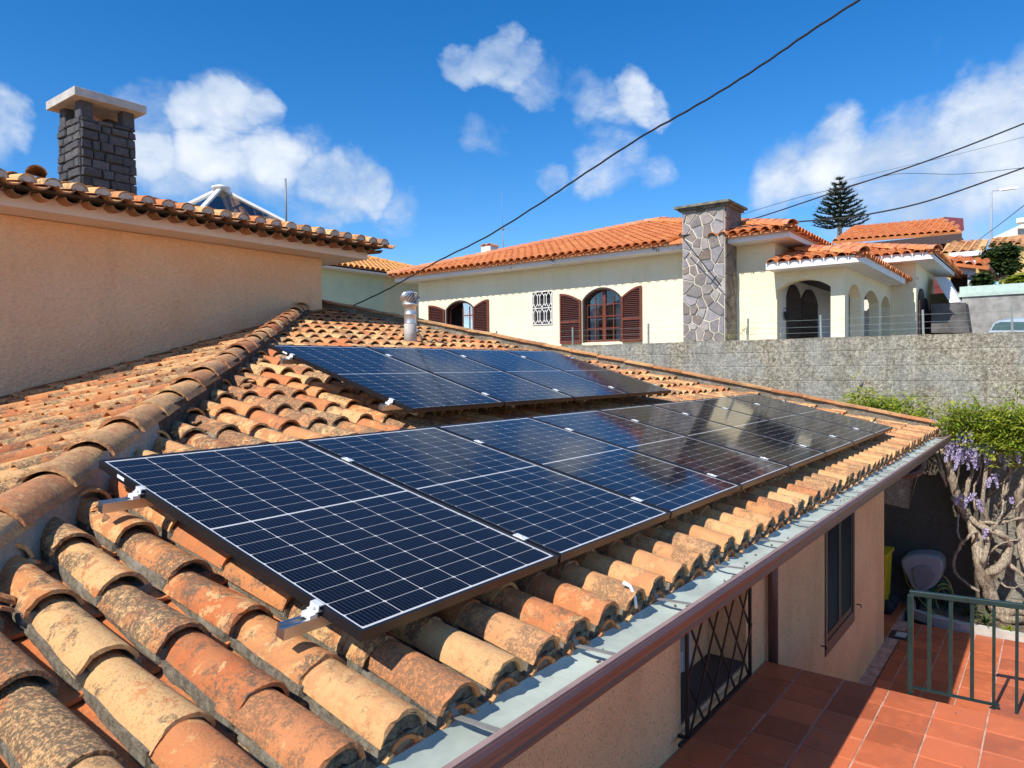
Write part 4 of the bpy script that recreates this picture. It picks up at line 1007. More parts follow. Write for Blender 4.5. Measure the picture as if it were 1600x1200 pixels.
# fence of posts and wires on the wall
ff = empty('wire_fence', (11.75, 2, 1.24), 'thin wire fence on iron posts along the top of the grey wall', 'fence')
pc_ = MB(); pc_.box((0, 0, .2), (.03, .03, .40)); pm = pc_.mesh('fence_post', M['grey_tube'])
py_ = [atX(u, 500, 11.75).y for u in (660, 775, 895, 1013, 1168, 1283, 1443, 1582)]
for y in py_: link('fence_post', pm, ff, Matrix.Translation((11.75, y, 1.235)) @ Matrix.Rotation(random.uniform(-.04, .04), 4, 'X'))
for z in (1.33, 1.43, 1.55):
    m_ = MB(); m_.tube([(11.75, y, z+(.012 if i % 2 else 0)) for i, y in enumerate(sorted(py_))], .0028, 4); m_.build('fence_wire', M['grey_tube'], ff)
m_ = MB()
for k in range(26): y = py_[0]+.1+k*.07; m_.tube([(11.72, y, 1.25), (11.72, y, 1.62)], .002, 3)
for k in range(5): m_.tube([(11.72, py_[0], 1.28+.08*k), (11.72, py_[0]+1.9, 1.28+.08*k)], .002, 3)
m_.build('wire_mesh', M['grey_tube'], ff, kind='stuff')
# planter kerb and soil at the foot of the wall
mb = MB(); V = []; F = []; pts = [(11.5, .30), (11.0, .22), (10.78, -.1), (10.66, -.5), (10.62, -1.2), (10.60, -3.5)]
for i, (x, y) in enumerate(pts):
    dx, dy = (.0, .12) if i < 2 else (.14, .02)
    V += [(x, y, -3.1), (x, y, ZL+.09), (x+dx, y-(.12 if i < 2 else 0), ZL+.09), (x+dx, y-(.12 if i < 2 else 0), -3.1)]
for i in range(len(pts)-1):
    b = i*4; F += [(b, b+1, b+5, b+4), (b+1, b+2, b+6, b+5), (b+2, b+3, b+7, b+6)]
mb.add(V, [f[::-1] for f in F]); o = mb.build('planter_kerb', M['concrete']); o['kind'] = 'structure'
mb = MB(); mb.add([(11.6, .1, ZL+.05), (11.1, .08, ZL+.05), (10.9, -.15, ZL+.05), (10.76, -.5, ZL+.05), (10.72, -3.5, ZL+.05), (11.6, -3.5, ZL+.05)], [(0, 1, 2, 3, 4, 5)]); o = mb.build('planter_soil', M['soil']); o['kind'] = 'structure'
# yellow bin
bx, by = 10.95, .30
bz1 = atX(1388, 866, bx).z; byr = atX(1391, 870, bx).y
bn = empty('wheelie_bin', (bx, byr+.28, ZL), 'yellow wheeled bin half hidden behind the corner of the peach house', 'bin')
m_ = MB(); m_.box((bx, byr+.30, (ZL+.06+bz1)/2), (.50, .50, bz1-ZL-.06), taper=1.12); m_.build('bin_body', M['yellow'], bn)
m_ = MB(); m_.box((bx, byr+.29, bz1+.03), (.60, .60, .05)); m_.build('bin_lid', M['yellow'], bn, bevel=.01)
for dx in (-.16, .16):
    m_ = MB(); m_.tube([(bx+dx-.02, byr+.02, ZL+.11), (bx+dx+.03, byr+.02, ZL+.11)], .11, 14); m_.build('bin_wheel', M['rubber'], bn)
# hose reel on the wall
def outline_solid(pts, x0, x1, m, name, parent, shrink=.88):
    cy = sum(p[0] for p in pts)/len(pts); cz = sum(p[1] for p in pts)/len(pts); n = len(pts); V = []
    for (x, k) in ((x1, 1), (x0+.05, 1), (x0+.012, .96), (x0, shrink)):
        V += [(x, cy+(y-cy)*k, cz+(z-cz)*k) for y, z in pts]
    F = [tuple(range(3*n, 4*n))]+[(j*n+i, j*n+(i+1) % n, (j+1)*n+(i+1) % n, (j+1)*n+i) for j in range(3) for i in range(n)]
    m_ = MB(); m_.add(V, F, smooth=False); return m_.build(name, m, parent)
XR = 11.22
hr = empty('hose_reel', (XR, .1, -2.6), 'grey wall mounted hose box above coiled green hose beside the wisteria trunk', 'hose reel')
def opx(lst, x): return [(atX(u, v, x).y, atX(u, v, x).z) for u, v in lst]
o1 = [(1407, 876), (1416, 869), (1432, 866), (1450, 866), (1465, 870), (1473, 878), (1474, 890), (1470, 904), (1460, 916), (1446, 925), (1432, 926), (1424, 918), (1417, 902), (1408, 886)]
o2_ = [(1424, 890), (1430, 884), (1446, 882), (1458, 886), (1463, 896), (1459, 908), (1450, 916), (1440, 921), (1432, 918), (1427, 906)]
outline_solid(opx(o1, XR), XR, 11.58, M['reel'], 'reel_case', hr); outline_solid(opx(o2_, XR), XR-.03, XR+.02, M['reel2'], 'reel_cover', hr)
hs_ = empty('garden_hose', (11.3, -.1, -2.9), 'tangled green and yellow garden hose hanging under the grey hose box', 'hose')
for k in range(9):
    c = atX(1470+random.uniform(-6, 6), 925+random.uniform(-4, 12), 11.35); r = random.uniform(.14, .24); m_ = MB(); ph = random.uniform(0, 6)
    m_.tube([(c.x+.05*math.sin(a*2+ph), c.y+r*.8*math.cos(a), c.z-.08+r*1.5*math.sin(a)) for a in [2*PI*i/20 for i in range(21)]], .009, 6, caps=False); m_.build('hose_loop', M['hose'] if k % 4 else M['hose_y'], hs_)
m_ = MB(); m_.tube([atX(1412, 890, 11.3), atX(1418, 912, 11.35), atX(1440, 940, 11.35), atZ(1462, 960, -2.98), atZ(1480, 966, -3.03), atZ(1495, 967, -3.03)], .009, 6); m_.build('hose_end', M['hose_y'], hs_)
# floor drain
dr = atZ(1407, 993, ZL); m_ = MB(); m_.box((dr.x, dr.y, ZL+.006), (.34, .26, .012)); dro = m_.build('floor_drain', plain('dark_drain_frame', (.07, .04, .035), .6)); tag(dro, 'small square drain plate in the shaded red courtyard tiles', 'drain')
m_ = MB(); m_.box((dr.x, dr.y-.01, ZL+.015), (.20, .13, .008)); m_.build('drain_grate', M['concrete'], dro)
mb = MB(); rs2 = random.Random(21)
for k in range(120):
    if k < 70: x, y, z = rs2.uniform(7, 10.6), rs2.uniform(-2.3, .1), ZL+.004
    else: x, y, z = rs2.uniform(1.8, 4.45), rs2.uniform(-1.9, .25), ZT+.004
    mb.box((x, y, z), (rs2.uniform(.004, .012), rs2.uniform(.003, .008), .002), np.array(Matrix.Rotation(rs2.uniform(0, 3), 3, 'Z')))
pe = mb.build('leaf_bits', M['soil'], kind='stuff'); tag(pe, 'tiny dry leaf bits scattered over the red tiled floors', 'leaf litter')
mb = MB()
for k in range(260):
    x = rs2.uniform(-.5, 10.2)**1.0; y = rs2.choice([rs2.gauss(-.375, .008), rs2.gauss(-.375, .008), rs2.uniform(-.37, -.27)]); y = max(-.386, min(-.26, y))
    mb.box((x, y, -.287+max(0, -.33-y)*.45), (rs2.uniform(.006, .03), rs2.uniform(.004, .010), .004), np.array(Matrix.Rotation(rs2.uniform(-.6, .6), 3, 'Z')))
mb.build('gutter_grit', M['soil'], house, kind='stuff')
# green railing on the terrace edge
RA = Vector((XT+.03, -.76, ZT)); RBp = Vector((XT+.20, -2.4, ZT))
ra = empty('railing', RA, 'low dark green metal railing with slender uprights at the edge of the red tiled terrace', 'railing')
ztop = atX(1417, 925, RA.x).z; tp2 = atX(1600, 948, RA.x+.07); dirn = (Vector((tp2.x, tp2.y, 0))-Vector((RA.x, RA.y, 0)))
zt2 = tp2.z; Ld = dirn.length
def rpt(s, z): return Vector((RA.x+dirn.x*s, RA.y+dirn.y*s, z))
m_ = MB(); m_.bar(rpt(-.012, ztop), rpt(2.6, ztop+(zt2-ztop)*2.6), .038, .038); m_.build('top_rail', M['rail_green'], ra, bevel=.004)
zb = atX(1427, 1074, RA.x).z; zb2 = zb+.0
m_ = MB(); m_.bar(rpt(.0, zb), rpt(.80, zb-.012), .03, .012); m_.build('bottom_rail', M['rail_green'], ra)
m_ = MB(); m_.bar(rpt(0, ZT-.12), rpt(0, ztop-.015), .036, .036, (1, 0, 0)); m_.build('corner_post', M['rail_green'], ra, bevel=.003)
for k, u in enumerate((1452, 1485.5, 1519, 1553, 1589, 1625, 1660)):
    r_ = ray(u, 1000); d_ = dirn; # crossing of the sight line with the rail in plan
    A = CAMP; den = r_.x*d_.y-r_.y*d_.x; s = ((RA.x-A.x)*r_.y-(RA.y-A.y)*r_.x)/-den if abs(den) > 1e-6 else 0
    s = abs(s); m_ = MB(); w = .024 if k < 3 else .020; m_.bar(rpt(s, zb if k < 3 else ZT-.02), rpt(s, ztop+(zt2-ztop)*s-.015), w, w*.7, (1, 0, 0)); m_.build('upright', M['rail_green'], ra)

# wisteria
wi = empty('wisteria', (11.2, -1.3, ZL), 'old wisteria with twisted pale trunks and lilac flowers trained on the grey wall', 'climbing plant')
rs = random.Random(11)
def limb(pl, r0_, r1_, name='branch', x=11.35, amp=.03):
    P = []; n = len(pl)
    for i in range(n-1):
        for k in range(5):
            t = k/5; u = pl[i][0]+(pl[i+1][0]-pl[i][0])*t; v = pl[i][1]+(pl[i+1][1]-pl[i][1])*t; P.append((u, v))
    P.append(pl[-1][:2]); 
    # smooth
    for _ in range(3): P = [P[0]]+[((P[i-1][0]+2*P[i][0]+P[i+1][0])/4, (P[i-1][1]+2*P[i][1]+P[i+1][1])/4) for i in range(1, len(P)-1)]+[P[-1]]
    W_ = []
    for i, (u, v) in enumerate(P):
        p = atX(u, v, x+.10*math.sin(i*.35+len(pl))); W_.append(p+Vector((0, rs.uniform(-.008, .008), rs.uniform(-.008, .008))))
    rad = [(r0_+(r1_-r0_)*i/(len(P)-1))*rs.uniform(.88, 1.14) for i in range(len(P))]
    m_ = MB(); m_.tube(W_, rad, 9, wob=.12); m_.build(name, M['bark'], wi)
limb([(1600, 962), (1570, 968), (1555, 950), (1540, 915), (1530, 880), (1528, 840), (1505, 795), (1490, 760), (1480, 720), (1470, 690)], .10, .05, 'trunk', 11.3)
limb([(1600, 950), (1560, 960), (1548, 925), (1543, 895), (1560, 890), (1578, 865), (1577, 845), (1560, 832), (1535, 825), (1505, 800), (1488, 778)], .085, .032, x=11.25)
limb([(1610, 900), (1597, 860), (1594, 800), (1590, 770), (1610, 740)], .055, .05, x=11.3)
limb([(1536, 880), (1545, 845), (1545, 815), (1533, 785), (1545, 700)], .038, .022, x=11.2)
limb([(1527, 885), (1523, 850), (1528, 825), (1500, 850), (1487, 885), (1500, 905), (1530, 925)], .022, .018, x=11.15)
limb([(1530, 815), (1560, 818), (1600, 808)], .028, .022, x=11.3)
limb([(1508, 780), (1515, 745), (1528, 720), (1510, 690)], .035, .028, x=11.35)
limb([(1545, 760), (1550, 720), (1560, 690)], .02, .015, x=11.4)
limb([(1560, 790), (1580, 750), (1572, 715), (1590, 690)], .028, .02, x=11.4)
limb([(1600, 720), (1575, 745), (1545, 775)], .016, .012, x=11.45)
limb([(1460, 720), (1475, 735), (1520, 700)], .025, .018, x=11.4)
limb([(1480, 760), (1470, 730), (1462, 700)], .03, .02, x=11.3)
for pl_ in ([(1490, 770), (1500, 735), (1497, 700)], [(1525, 800), (1519, 765), (1535, 735), (1532, 695)], [(1550, 830), (1568, 800), (1566, 760), (1585, 720)], [(1505, 850), (1494, 830), (1500, 800), (1488, 780)], [(1560, 905), (1575, 920), (1600, 915)], [(1540, 870), (1560, 850), (1595, 842)], [(1480, 720), (1500, 716), (1530, 724), (1560, 708)], [(1600, 780), (1580, 800), (1560, 818)]):
    limb(pl_, .016, .009, x=11.2+.2*rs.random())
limb([(1575, 880), (1600, 900), (1620, 905)], .03, .02, x=11.3)
def leafcloud(specs, m, name, parent, size=(.05, .085), kind='stuff', droop=.5, aspect=.34):
    mb = MB(); mb.hasr = True; V = []; F = []; R_ = []
    for (c, ext, n, r0_) in specs:
        for _ in range(n):
            d = Vector((rs.gauss(0, .5), rs.gauss(0, .5), rs.gauss(0, .5))); p = Vector((c[0]+d.x*ext[0], c[1]+d.y*ext[1], c[2]+d.z*ext[2])); rv = rs.random()
            # pinnate spray of 5-7 leaflets
            ax = Vector((rs.uniform(-1, .4), rs.uniform(-1, 1), rs.uniform(-.8, .35))).normalized(); side = ax.cross(Vector((0, 0, 1))).normalized()
            for k in range(6):
                b = p+ax*(.028*k); sd = side*(1 if k % 2 else -1)+ax*.7+Vector((0, 0, -droop*rs.random())); sd.normalize(); L = rs.uniform(*size); wv = sd.cross(Vector((rs.uniform(-.4, .4), rs.uniform(-.4, .4), 1))).normalized()*L*aspect/2
                tip = b+sd*L; mid = b+sd*L*.45; i = len(V); V += [b[:], (mid+wv)[:], tip[:], (mid-wv)[:]]; F.append((i, i+1, i+2, i+3)); R_ += [min(.999, max(.001, rv+rs.uniform(-.15, .15)))]*4
    mb.v.append(np.array(V)); mb.f = [list(f) for f in F]; mb.r.append(np.array(R_)); mb.m = [0]*len(F); mb.sm = [False]*len(F); mb.nv = len(V)
    return mb.build(name, m, parent, kind=kind)
sp_ = []
for (u, v, du, dv, n) in [(1335, 632, 12, 5, 50), (1352, 634, 14, 6, 70), (1375, 639, 18, 6, 80), (1395, 644, 14, 6, 60), (1415, 649, 18, 7, 80), (1440, 656, 12, 6, 40), (1466, 660, 12, 6, 26), (1492, 650, 14, 14, 75), (1520, 655, 20, 14, 110), (1550, 665, 22, 16, 140), (1580, 660, 20, 18, 150), (1610, 665, 24, 20, 160), (1545, 690, 22, 12, 90), (1580, 695, 24, 12, 110), (1530, 640, 14, 8, 40), (1640, 670, 30, 25, 120), (1505, 675, 12, 8, 40)]:
    x = 11.15; p = atX(u, v-(6 if u < 1450 else 0), x); a = abs(atX(u+du, v, x).y-p.y); b = abs(atX(u, v+dv, x).z-p.z); sp_.append((p, (.26, a*1.9, b*1.9), int(n*1.25), 0))
leafcloud(sp_, M['leaf'], 'foliage', wi, (.06, .115), aspect=.30)
def raceme(p, L, r, parent):
    mb = MB(); mb.hasr = True; V = []; F = []; R_ = []; 
    bend = Vector((rs.uniform(-.08, .04), rs.uniform(-.06, .06), 0))
    for k in range(int(L*520)):
        t = rs.random(); rr = r*(1-t*.75)*rs.uniform(.4, 1); a = rs.uniform(0, 2*PI); c = p+bend*t+Vector((rr*math.cos(a), rr*math.sin(a), -L*t)); s = rs.uniform(.009, .016)
        n = Vector((math.cos(a), math.sin(a), rs.uniform(-.3, .8))).normalized(); e1 = n.orthogonal().normalized()*s; e2 = n.cross(e1).normalized()*s*.8; i = len(V)
        V += [(c+e1)[:], (c+e2+n*s*.4)[:], (c-e1)[:], (c-e2-n*s*.3)[:]]; F.append((i, i+1, i+2, i+3)); R_ += [rs.uniform(.01, .99)]*4
    mb.v.append(np.array(V)); mb.f = [list(f) for f in F]; mb.r.append(np.array(R_)); mb.m = [0]*len(F); mb.sm = [False]*len(F); mb.nv = len(V); mb.build('flower_raceme', M['lilac'], parent)
fl = [(1490, 688), (1497, 694), (1503, 678), (1508, 686), (1515, 672), (1520, 682), (1525, 690), (1528, 668), (1500, 700), (1535, 682), (1541, 696), (1546, 690), (1552, 692), (1560, 697), (1510, 700), (1483, 690), (1571, 694), (1580, 700), (1590, 696), (1597, 690), (1516, 700), (1532, 700), (1502, 668), (1578, 660), (1590, 664), (1605, 690)]
for (u, v) in fl+[(u+rs.uniform(-9, 9), v+rs.uniform(-3, 12)) for u, v in fl[::2]]: raceme(atX(u, v, 11.05+rs.uniform(-.15, .15)), rs.uniform(.16, .34), .055, wi)
for (u, v) in [(1500, 772), (1510, 776), (1520, 770), (1527, 780), (1545, 745), (1554, 740), (1580, 775), (1540, 825), (1460, 652), (1375, 646), (1395, 650)]: raceme(atX(u, v, 11.1), rs.uniform(.10, .2), .06, wi)
# strap-leaved plants in the planter
for i, (u, v, lab) in enumerate([(1515, 960, 'spiky green plant at the foot of the wisteria trunk, behind the third railing upright'), (1540, 975, 'spiky plant with pale leaf edges beside the sunlit planter kerb'), (1490, 945, 'dark spiky plant in the shaded corner under the hose'), (1575, 985, 'low bright green plant at the right end of the planter kerb')]):
    p = atZ(u, v, ZL+.08); m_ = MB(); m_.hasr = True
    for k in range(26):
        a = rs.uniform(0, 2*PI); L = rs.uniform(.16, .36) if i < 3 else rs.uniform(.08, .16); w = .018; d = Vector((math.cos(a), math.sin(a), 0)); sd = Vector((-d.y, d.x, 0)); el = rs.uniform(.4, 1.3); V = []
        for q in range(4):
            t = q/3; c = p+d*L*t*math.cos(el)+Vector((0, 0, L*(t*math.sin(el)-.35*t*t))); ww = w*(1-t)**.6+.002; V += [(c+sd*ww)[:], (c-sd*ww)[:]]
        m_.add(V, [(2*q, 2*q+1, 2*q+3, 2*q+2) for q in range(3)], rs.uniform(.01, .99))
    o = m_.build('spiky_plant', M['leaf_dark'] if i != 3 else M['leaf']); tag(o, lab, 'plant', 'plants in the planter')

# ================================================================== CREAM NEIGHBOUR HOUSE
NX = 16.0
nh = empty('cream_house', (16, 8, .7), 'cream single storey house with orange tile roof, brown shutters, stone chimney and arched porch', 'house')
z_e = 3.68
A1 = dict(x=(13.95, 12.95), zt=2.94, z0=1.0)
def arch_pts(y0, y1, zs, zt, n=10):
    """arc from (y0,zs) over the middle (zt) to (y1,zs)"""
    w = (y1-y0)/2; h = zt-zs; R_ = (w*w+h*h)/(2*h); a0 = math.asin(min(1, w/R_)); c = zt-R_
    return [((y0+y1)/2+R_*math.sin(-a0+2*a0*i/n), c+R_*math.cos(-a0+2*a0*i/n)) for i in range(n+1)]
def wall_face(mb, ax, p0, p1, a0, a1, z0, z1, holes):
    """wall slab normal to axis ax between p0 and p1, with arched or square holes (a,b,zb,zs,zt)"""
    a = a0
    for (h0, h1, zb, zs, zt) in sorted(holes):
        if h0 > a: mb.prism([(a, z0), (h0, z0), (h0, z1), (a, z1)], ax, p0, p1)
        if zb > z0: mb.prism([(h0, z0), (h1, z0), (h1, zb), (h0, zb)], ax, p0, p1)
        if zt > zs+.01:
            P = arch_pts(h0, h1, zs, zt); 
            for i in range(len(P)-1): mb.prism([P[i], P[i+1], (P[i+1][0], z1), (P[i][0], z1)], ax, p0, p1)
        else: mb.prism([(h0, zs), (h1, zs), (h1, z1), (h0, z1)], ax, p0, p1)
        a = h1
    if a < a1: mb.prism([(a, z0), (a1, z0), (a1, z1), (a, z1)], ax, p0, p1)
yc0, yc1 = 5.05, 6.15
w1 = (13.10, 14.24, 1.0, 2.70, 2.93); w2 = (7.86, 9.05, 1.47, 2.66, 2.95); gwd = (10.10, 10.80, 2.04, 3.0, 3.0)
mb = MB(); wall_face(mb, 0, NX, NX+.25, 3.75, 15.5, .5, 3.72, [w1, w2, gwd])
mb.span((NX+.25, 3.75, .5), (27, 4.0, 3.72)); mb.span((NX+.25, 15.25, .5), (27, 15.5, 3.72)); mb.build('wall', M['cream'], nh)
eave_box(nh, 15.4, 27.6, 3.25, 16.0, z_e, z_e+.17, M['fascia'])
hip_roof(nh, 15.16, 27.7, 3.1, 16.1, z_e+.27, math.atan(.30), M['clay_new'], 'ws', nind=110, seed=2, capm=M['clay_rosy'], skip=(4.98, 6.22))
def louvre_leaf(y0, y1, zb, zs, zt, x, parent, m, ang=0, highleft=True):
    """arched shutter leaf lying open against the wall; higher edge next to zt side"""
    fr = MB(); t = .05; zl, zr = (zt, zs)
    pr = lambda y: zs+(zt-zs)*((y-y0)/(y1-y0)) if not highleft else zt-(zt-zs)*((y-y0)/(y1-y0))
    curve = lambda y: zs+(zt-zs)*math.sin(PI/2*(((y-y0)/(y1-y0)) if not highleft else (1-(y-y0)/(y1-y0))))
    fr.prism([(y0, zb), (y0+t, zb), (y0+t, curve(y0+t)), (y0, curve(y0))], 0, x-.05, x); fr.prism([(y1-t, zb), (y1, zb), (y1, curve(y1)), (y1-t, curve(y1-t))], 0, x-.05, x)
    ys = [y0+t+(y1-y0-2*t)*i/6 for i in range(7)]
    for a, b in zip(ys, ys[1:]): fr.prism([(a, curve(a)-.06), (b, curve(b)-.06), (b, curve(b)), (a, curve(a))], 0, x-.05, x)
    fr.span((x-.05, y0+t, zb), (x, y1-t, zb+.07)); zm = zb+(zs-zb)*.48; fr.span((x-.05, y0+t, zm), (x, y1-t, zm+.07))
    s = fr.build('shutter', m, parent, origin=(x, y0, zb)); s_ = MB(); z = zb+.095
    while z < zt-.07:
        if not (zm-.03 < z < zm+.09):
            a, b = y0+t, y1-t
            while a < b and curve(a) < z+.08: a += .02
            while b > a and curve(b) < z+.08: b -= .02
            if b-a > .05: s_.box((x-.025, (a+b)/2, z), (.04, b-a, .008), np.array(Matrix.Rotation(.6, 3, 'Y')))
        z += .052
    s_.build('louvre_slats', m, parent, kind='stuff'); b_ = MB(); b_.prism([(y0+t, zb+.03), (y1-t, zb+.03), (y1-t, curve(y1-t)-.04), ((y0+y1)/2, curve((y0+y1)/2)-.04), (y0+t, curve(y0+t)-.04)], 0, x-.012, x-.004); b_.build('shutter_back', M['wood_dark'], parent)
def casement(y0, y1, zb, zs, zt, parent, leaves=2, curtain=True, openleft=False, xf=NX+.13, m=None):
    m = m or M['wood']; f = MB(); t = .055; P = arch_pts(y0, y1, zs, zt)
    f.span((xf, y0, zb), (xf+.07, y0+t, zs)); f.span((xf, y1-t, zb), (xf+.07, y1, zs)); f.span((xf, y0+t, zb), (xf+.07, y1-t, zb+t))
    for i in range(len(P)-1): f.prism([(P[i][0], P[i][1]-t), (P[i+1][0], P[i+1][1]-t), P[i+1], P[i]], 0, xf, xf+.07)
    f = f.build('window', m, parent, origin=(xf, y0, zb)); yc = (y0+y1)/2
    b = MB(); yl0 = yc if not openleft else y0
    if not openleft: b.span((xf-.01, yc-.05, zb+t), (xf+.06, yc+.05, zt-t))
    for yv in ([y0+(yc-y0)*.52, yc+(y1-yc)*.48] if not openleft else [y0+(yc-y0)*.5, yc]): b.span((xf+.01, yv-.014, zb+t), (xf+.045, yv+.014, zs+.06))
    ye = y1 if not openleft else yc
    for k in (1, 2, 3): z = zb+t+(zs-zb)*k/3.6; b.span((xf+.008, y0+t, z-.016), (xf+.047, ye-t, z+.016))
    b.build('glazing_bars', m, f)
    g_ = MB(); g_.prism([(y0+.02, zb+.02), (ye-.02, zb+.02), (ye-.02, zs), *([p for p in arch_pts(y0+.02, y1-.02, zs, zt-.02) if p[0] <= ye][::-1])], 0, xf+.025, xf+.029); g_.build('pane', M['glass'], f)
    if curtain:
        c_ = MB()
        for (a, b2) in ((y0+.05, y0+.30), (y1-.34, y1-.06)):
            for i in range(8): y = a+(b2-a)*i/8; c_.prism([(xf+.14+.02*(i % 2), y), (xf+.14+.02*((i+1) % 2), y+(b2-a)/8), (xf+.16, y+(b2-a)/8), (xf+.16, y)], 2, zb+.02, zs+.1)
        c_.build('curtain', M['curtain'], f)
    return f
mb = MB(); mb.span((NX+1.2, 6.5, .8), (NX+1.25, 15.2, 3.6)); mb.span((NX+.25, 12.9, .8), (NX+1.2, 12.93, 3.5)); mb.span((NX+.25, 9.5, .8), (NX+1.2, 9.53, 3.5)); mb.build('room_wall', M['grey_room'], nh)
casement(w2[0], w2[1], w2[2], w2[3], w2[4], nh); casement(w1[0], w1[1], w1[2], w1[3], w1[4], nh, curtain=False, openleft=True)
for (w, sl, sr) in ((w2, .70, .60), (w1, .70, .60)):
    y0, y1, zb, zs, zt = w; zb2 = zb-.02
    louvre_leaf(y1+.06, y1+.06+sl, zb2, zs+.0, zt-.06, NX-.02, nh, M['wood'], highleft=False)
    louvre_leaf(y0-.04-sr, y0-.04, zb2, zs+.0, zt-.02, NX-.02, nh, M['wood'], highleft=True)
    m_ = MB(); P = arch_pts(y0-.03, y1+.03, zs, zt+.03); Q = arch_pts(y0+.03, y1-.03, zs, zt-.03)
    for i in range(len(P)-1): m_.prism([Q[i], Q[i+1], P[i+1], P[i]], 0, NX-.015, NX+.12)
    m_.span((NX-.015, y0-.03, zb), (NX+.12, y0+.03, zs)); m_.span((NX-.015, y1-.03, zb), (NX+.12, y1+.03, zs)); m_.build('window_surround', M['wood_dark'], nh)
# small window with a white ornamental grille
y0, y1, zb, zs = gwd[:4]; m_ = MB(); m_.span((NX+.14, y0, zb), (NX+.16, y1, zs)); m_.build('dark_pane', M['dark'], nh)
m_ = MB(); xx = NX-.02
for a, b in (((y0, zb), (y0, zs)), ((y1, zb), (y1, zs)), ((y0, zb), (y1, zb)), ((y0, zs), (y1, zs)), ((y0, (zb+zs)/2), (y1, (zb+zs)/2))): m_.bar((xx, *a), (xx, *b), .022, .022, (1, 0, 0))
cw = (y1-y0)/3; chh = (zs-zb)/2
for i in range(3):
    for j in range(2):
        yc, zc_ = y0+cw*(i+.5), zb+chh*(j+.5); H = [(yc-cw*.32, zc_-chh*.22), (yc, zc_-chh*.46), (yc+cw*.32, zc_-chh*.22), (yc+cw*.32, zc_+chh*.22), (yc, zc_+chh*.46), (yc-cw*.32, zc_+chh*.22)]
        for k in range(6): m_.bar((xx, *H[k]), (xx, *H[(k+1) % 6]), .018, .018, (1, 0, 0))
        for k in (0, 2, 3, 5): m_.bar((xx, *H[k]), (xx, yc+(-cw/2 if H[k][0] < yc else cw/2), zc_+(chh*.38 if H[k][1] > zc_ else -chh*.38)), .016, .016, (1, 0, 0))
m_.build('ornamental_grille', M['white'], nh)
# stone clad chimney with voronoi slabs
CXF = 15.24
ztc = atX(1100, 322, CXF).z; yl, yr = atX(1065, 420, CXF).y, atX(1133, 420, CXF).y; yR = yr
chn = MB(); chn.span((CXF+.02, yr+.02, .6), (NX+.35, yl-.02, ztc)); chn = chn.build('chimney', M['joint'], nh, origin=(CXF, yr, .6))
def clip_poly(P, a, b, c):
    out = []
    for i in range(len(P)):
        p, q = P[i], P[(i+1) % len(P)]; dp, dq = a*p[0]+b*p[1]-c, a*q[0]+b*q[1]-c
        if dp <= 0: out.append(p)
        if dp*dq < 0: t = dp/(dp-dq); out.append((p[0]+(q[0]-p[0])*t, p[1]+(q[1]-p[1])*t))
    return out
def voronoi(a0, a1, z0, z1, n, gap, seed):
    r_ = random.Random(seed); S_ = []
    tries = 0; md = math.sqrt((a1-a0)*(z1-z0)/n)*.72
    while len(S_) < n and tries < 8000:
        tries += 1; p = (r_.uniform(a0, a1), r_.uniform(z0, z1))
        if all((p[0]-q[0])**2+(p[1]-q[1])**2 > md*md*r_.uniform(.5, 1.2) for q in S_): S_.append(p)
    out = []
    for i, p in enumerate(S_):
        P = [(a0, z0), (a1, z0), (a1, z1), (a0, z1)]
        for j, q in enumerate(S_):
            if i == j: continue
            dx, dz = q[0]-p[0], q[1]-p[1]; L = math.hypot(dx, dz); dx /= L; dz /= L; c = dx*(p[0]+q[0])/2+dz*(p[1]+q[1])/2-gap; P = clip_poly(P, dx, dz, c)
            if len(P) < 3: break
        if len(P) >= 3:
            P = clip_poly(clip_poly(clip_poly(clip_poly(P, 1, 0, a1-gap), -1, 0, -(a0+gap)), 0, 1, z1-gap), 0, -1, -(z0+gap))
            if len(P) >= 3: out.append(P)
    return out
def slabs(polys, ax, plane, out, m, parent, name='cladding_stone'):
    for P in polys:
        m_ = MB(); pr = out*random.uniform(.012, .040); m_.prism(P, ax, plane, plane-pr if ax == 0 else plane-pr); m_.build(name, m, parent)
zst = [z for z in (1.2, ztc)]
slabs(voronoi(yr+.02, yl-.02, 1.2, ztc, 62, .017, 5), 0, CXF+.021, 1, M['slab'], chn)
slabs(voronoi(CXF+.03, NX+.33, 1.2, ztc, 24, .012, 8), 1, yr+.021, 1, plain('shaded_brown_slate', (.20, .165, .14), .85, 0, .3, 5, .4, 12), chn, 'side_stone')  # side stones darker than the front, that face's shade put into their colour
m_ = MB(); m_.span((CXF-.14, yr-.14, ztc), (NX+.4, yl+.14, ztc+.055)); m_.span((CXF-.06, yr-.06, ztc-.06), (NX+.36, yl+.06, ztc)) ; m_.build('chimney_coping', plain('mossy_concrete', (.16, .15, .11), .95, 0, .45, 6, .6, 30), chn)
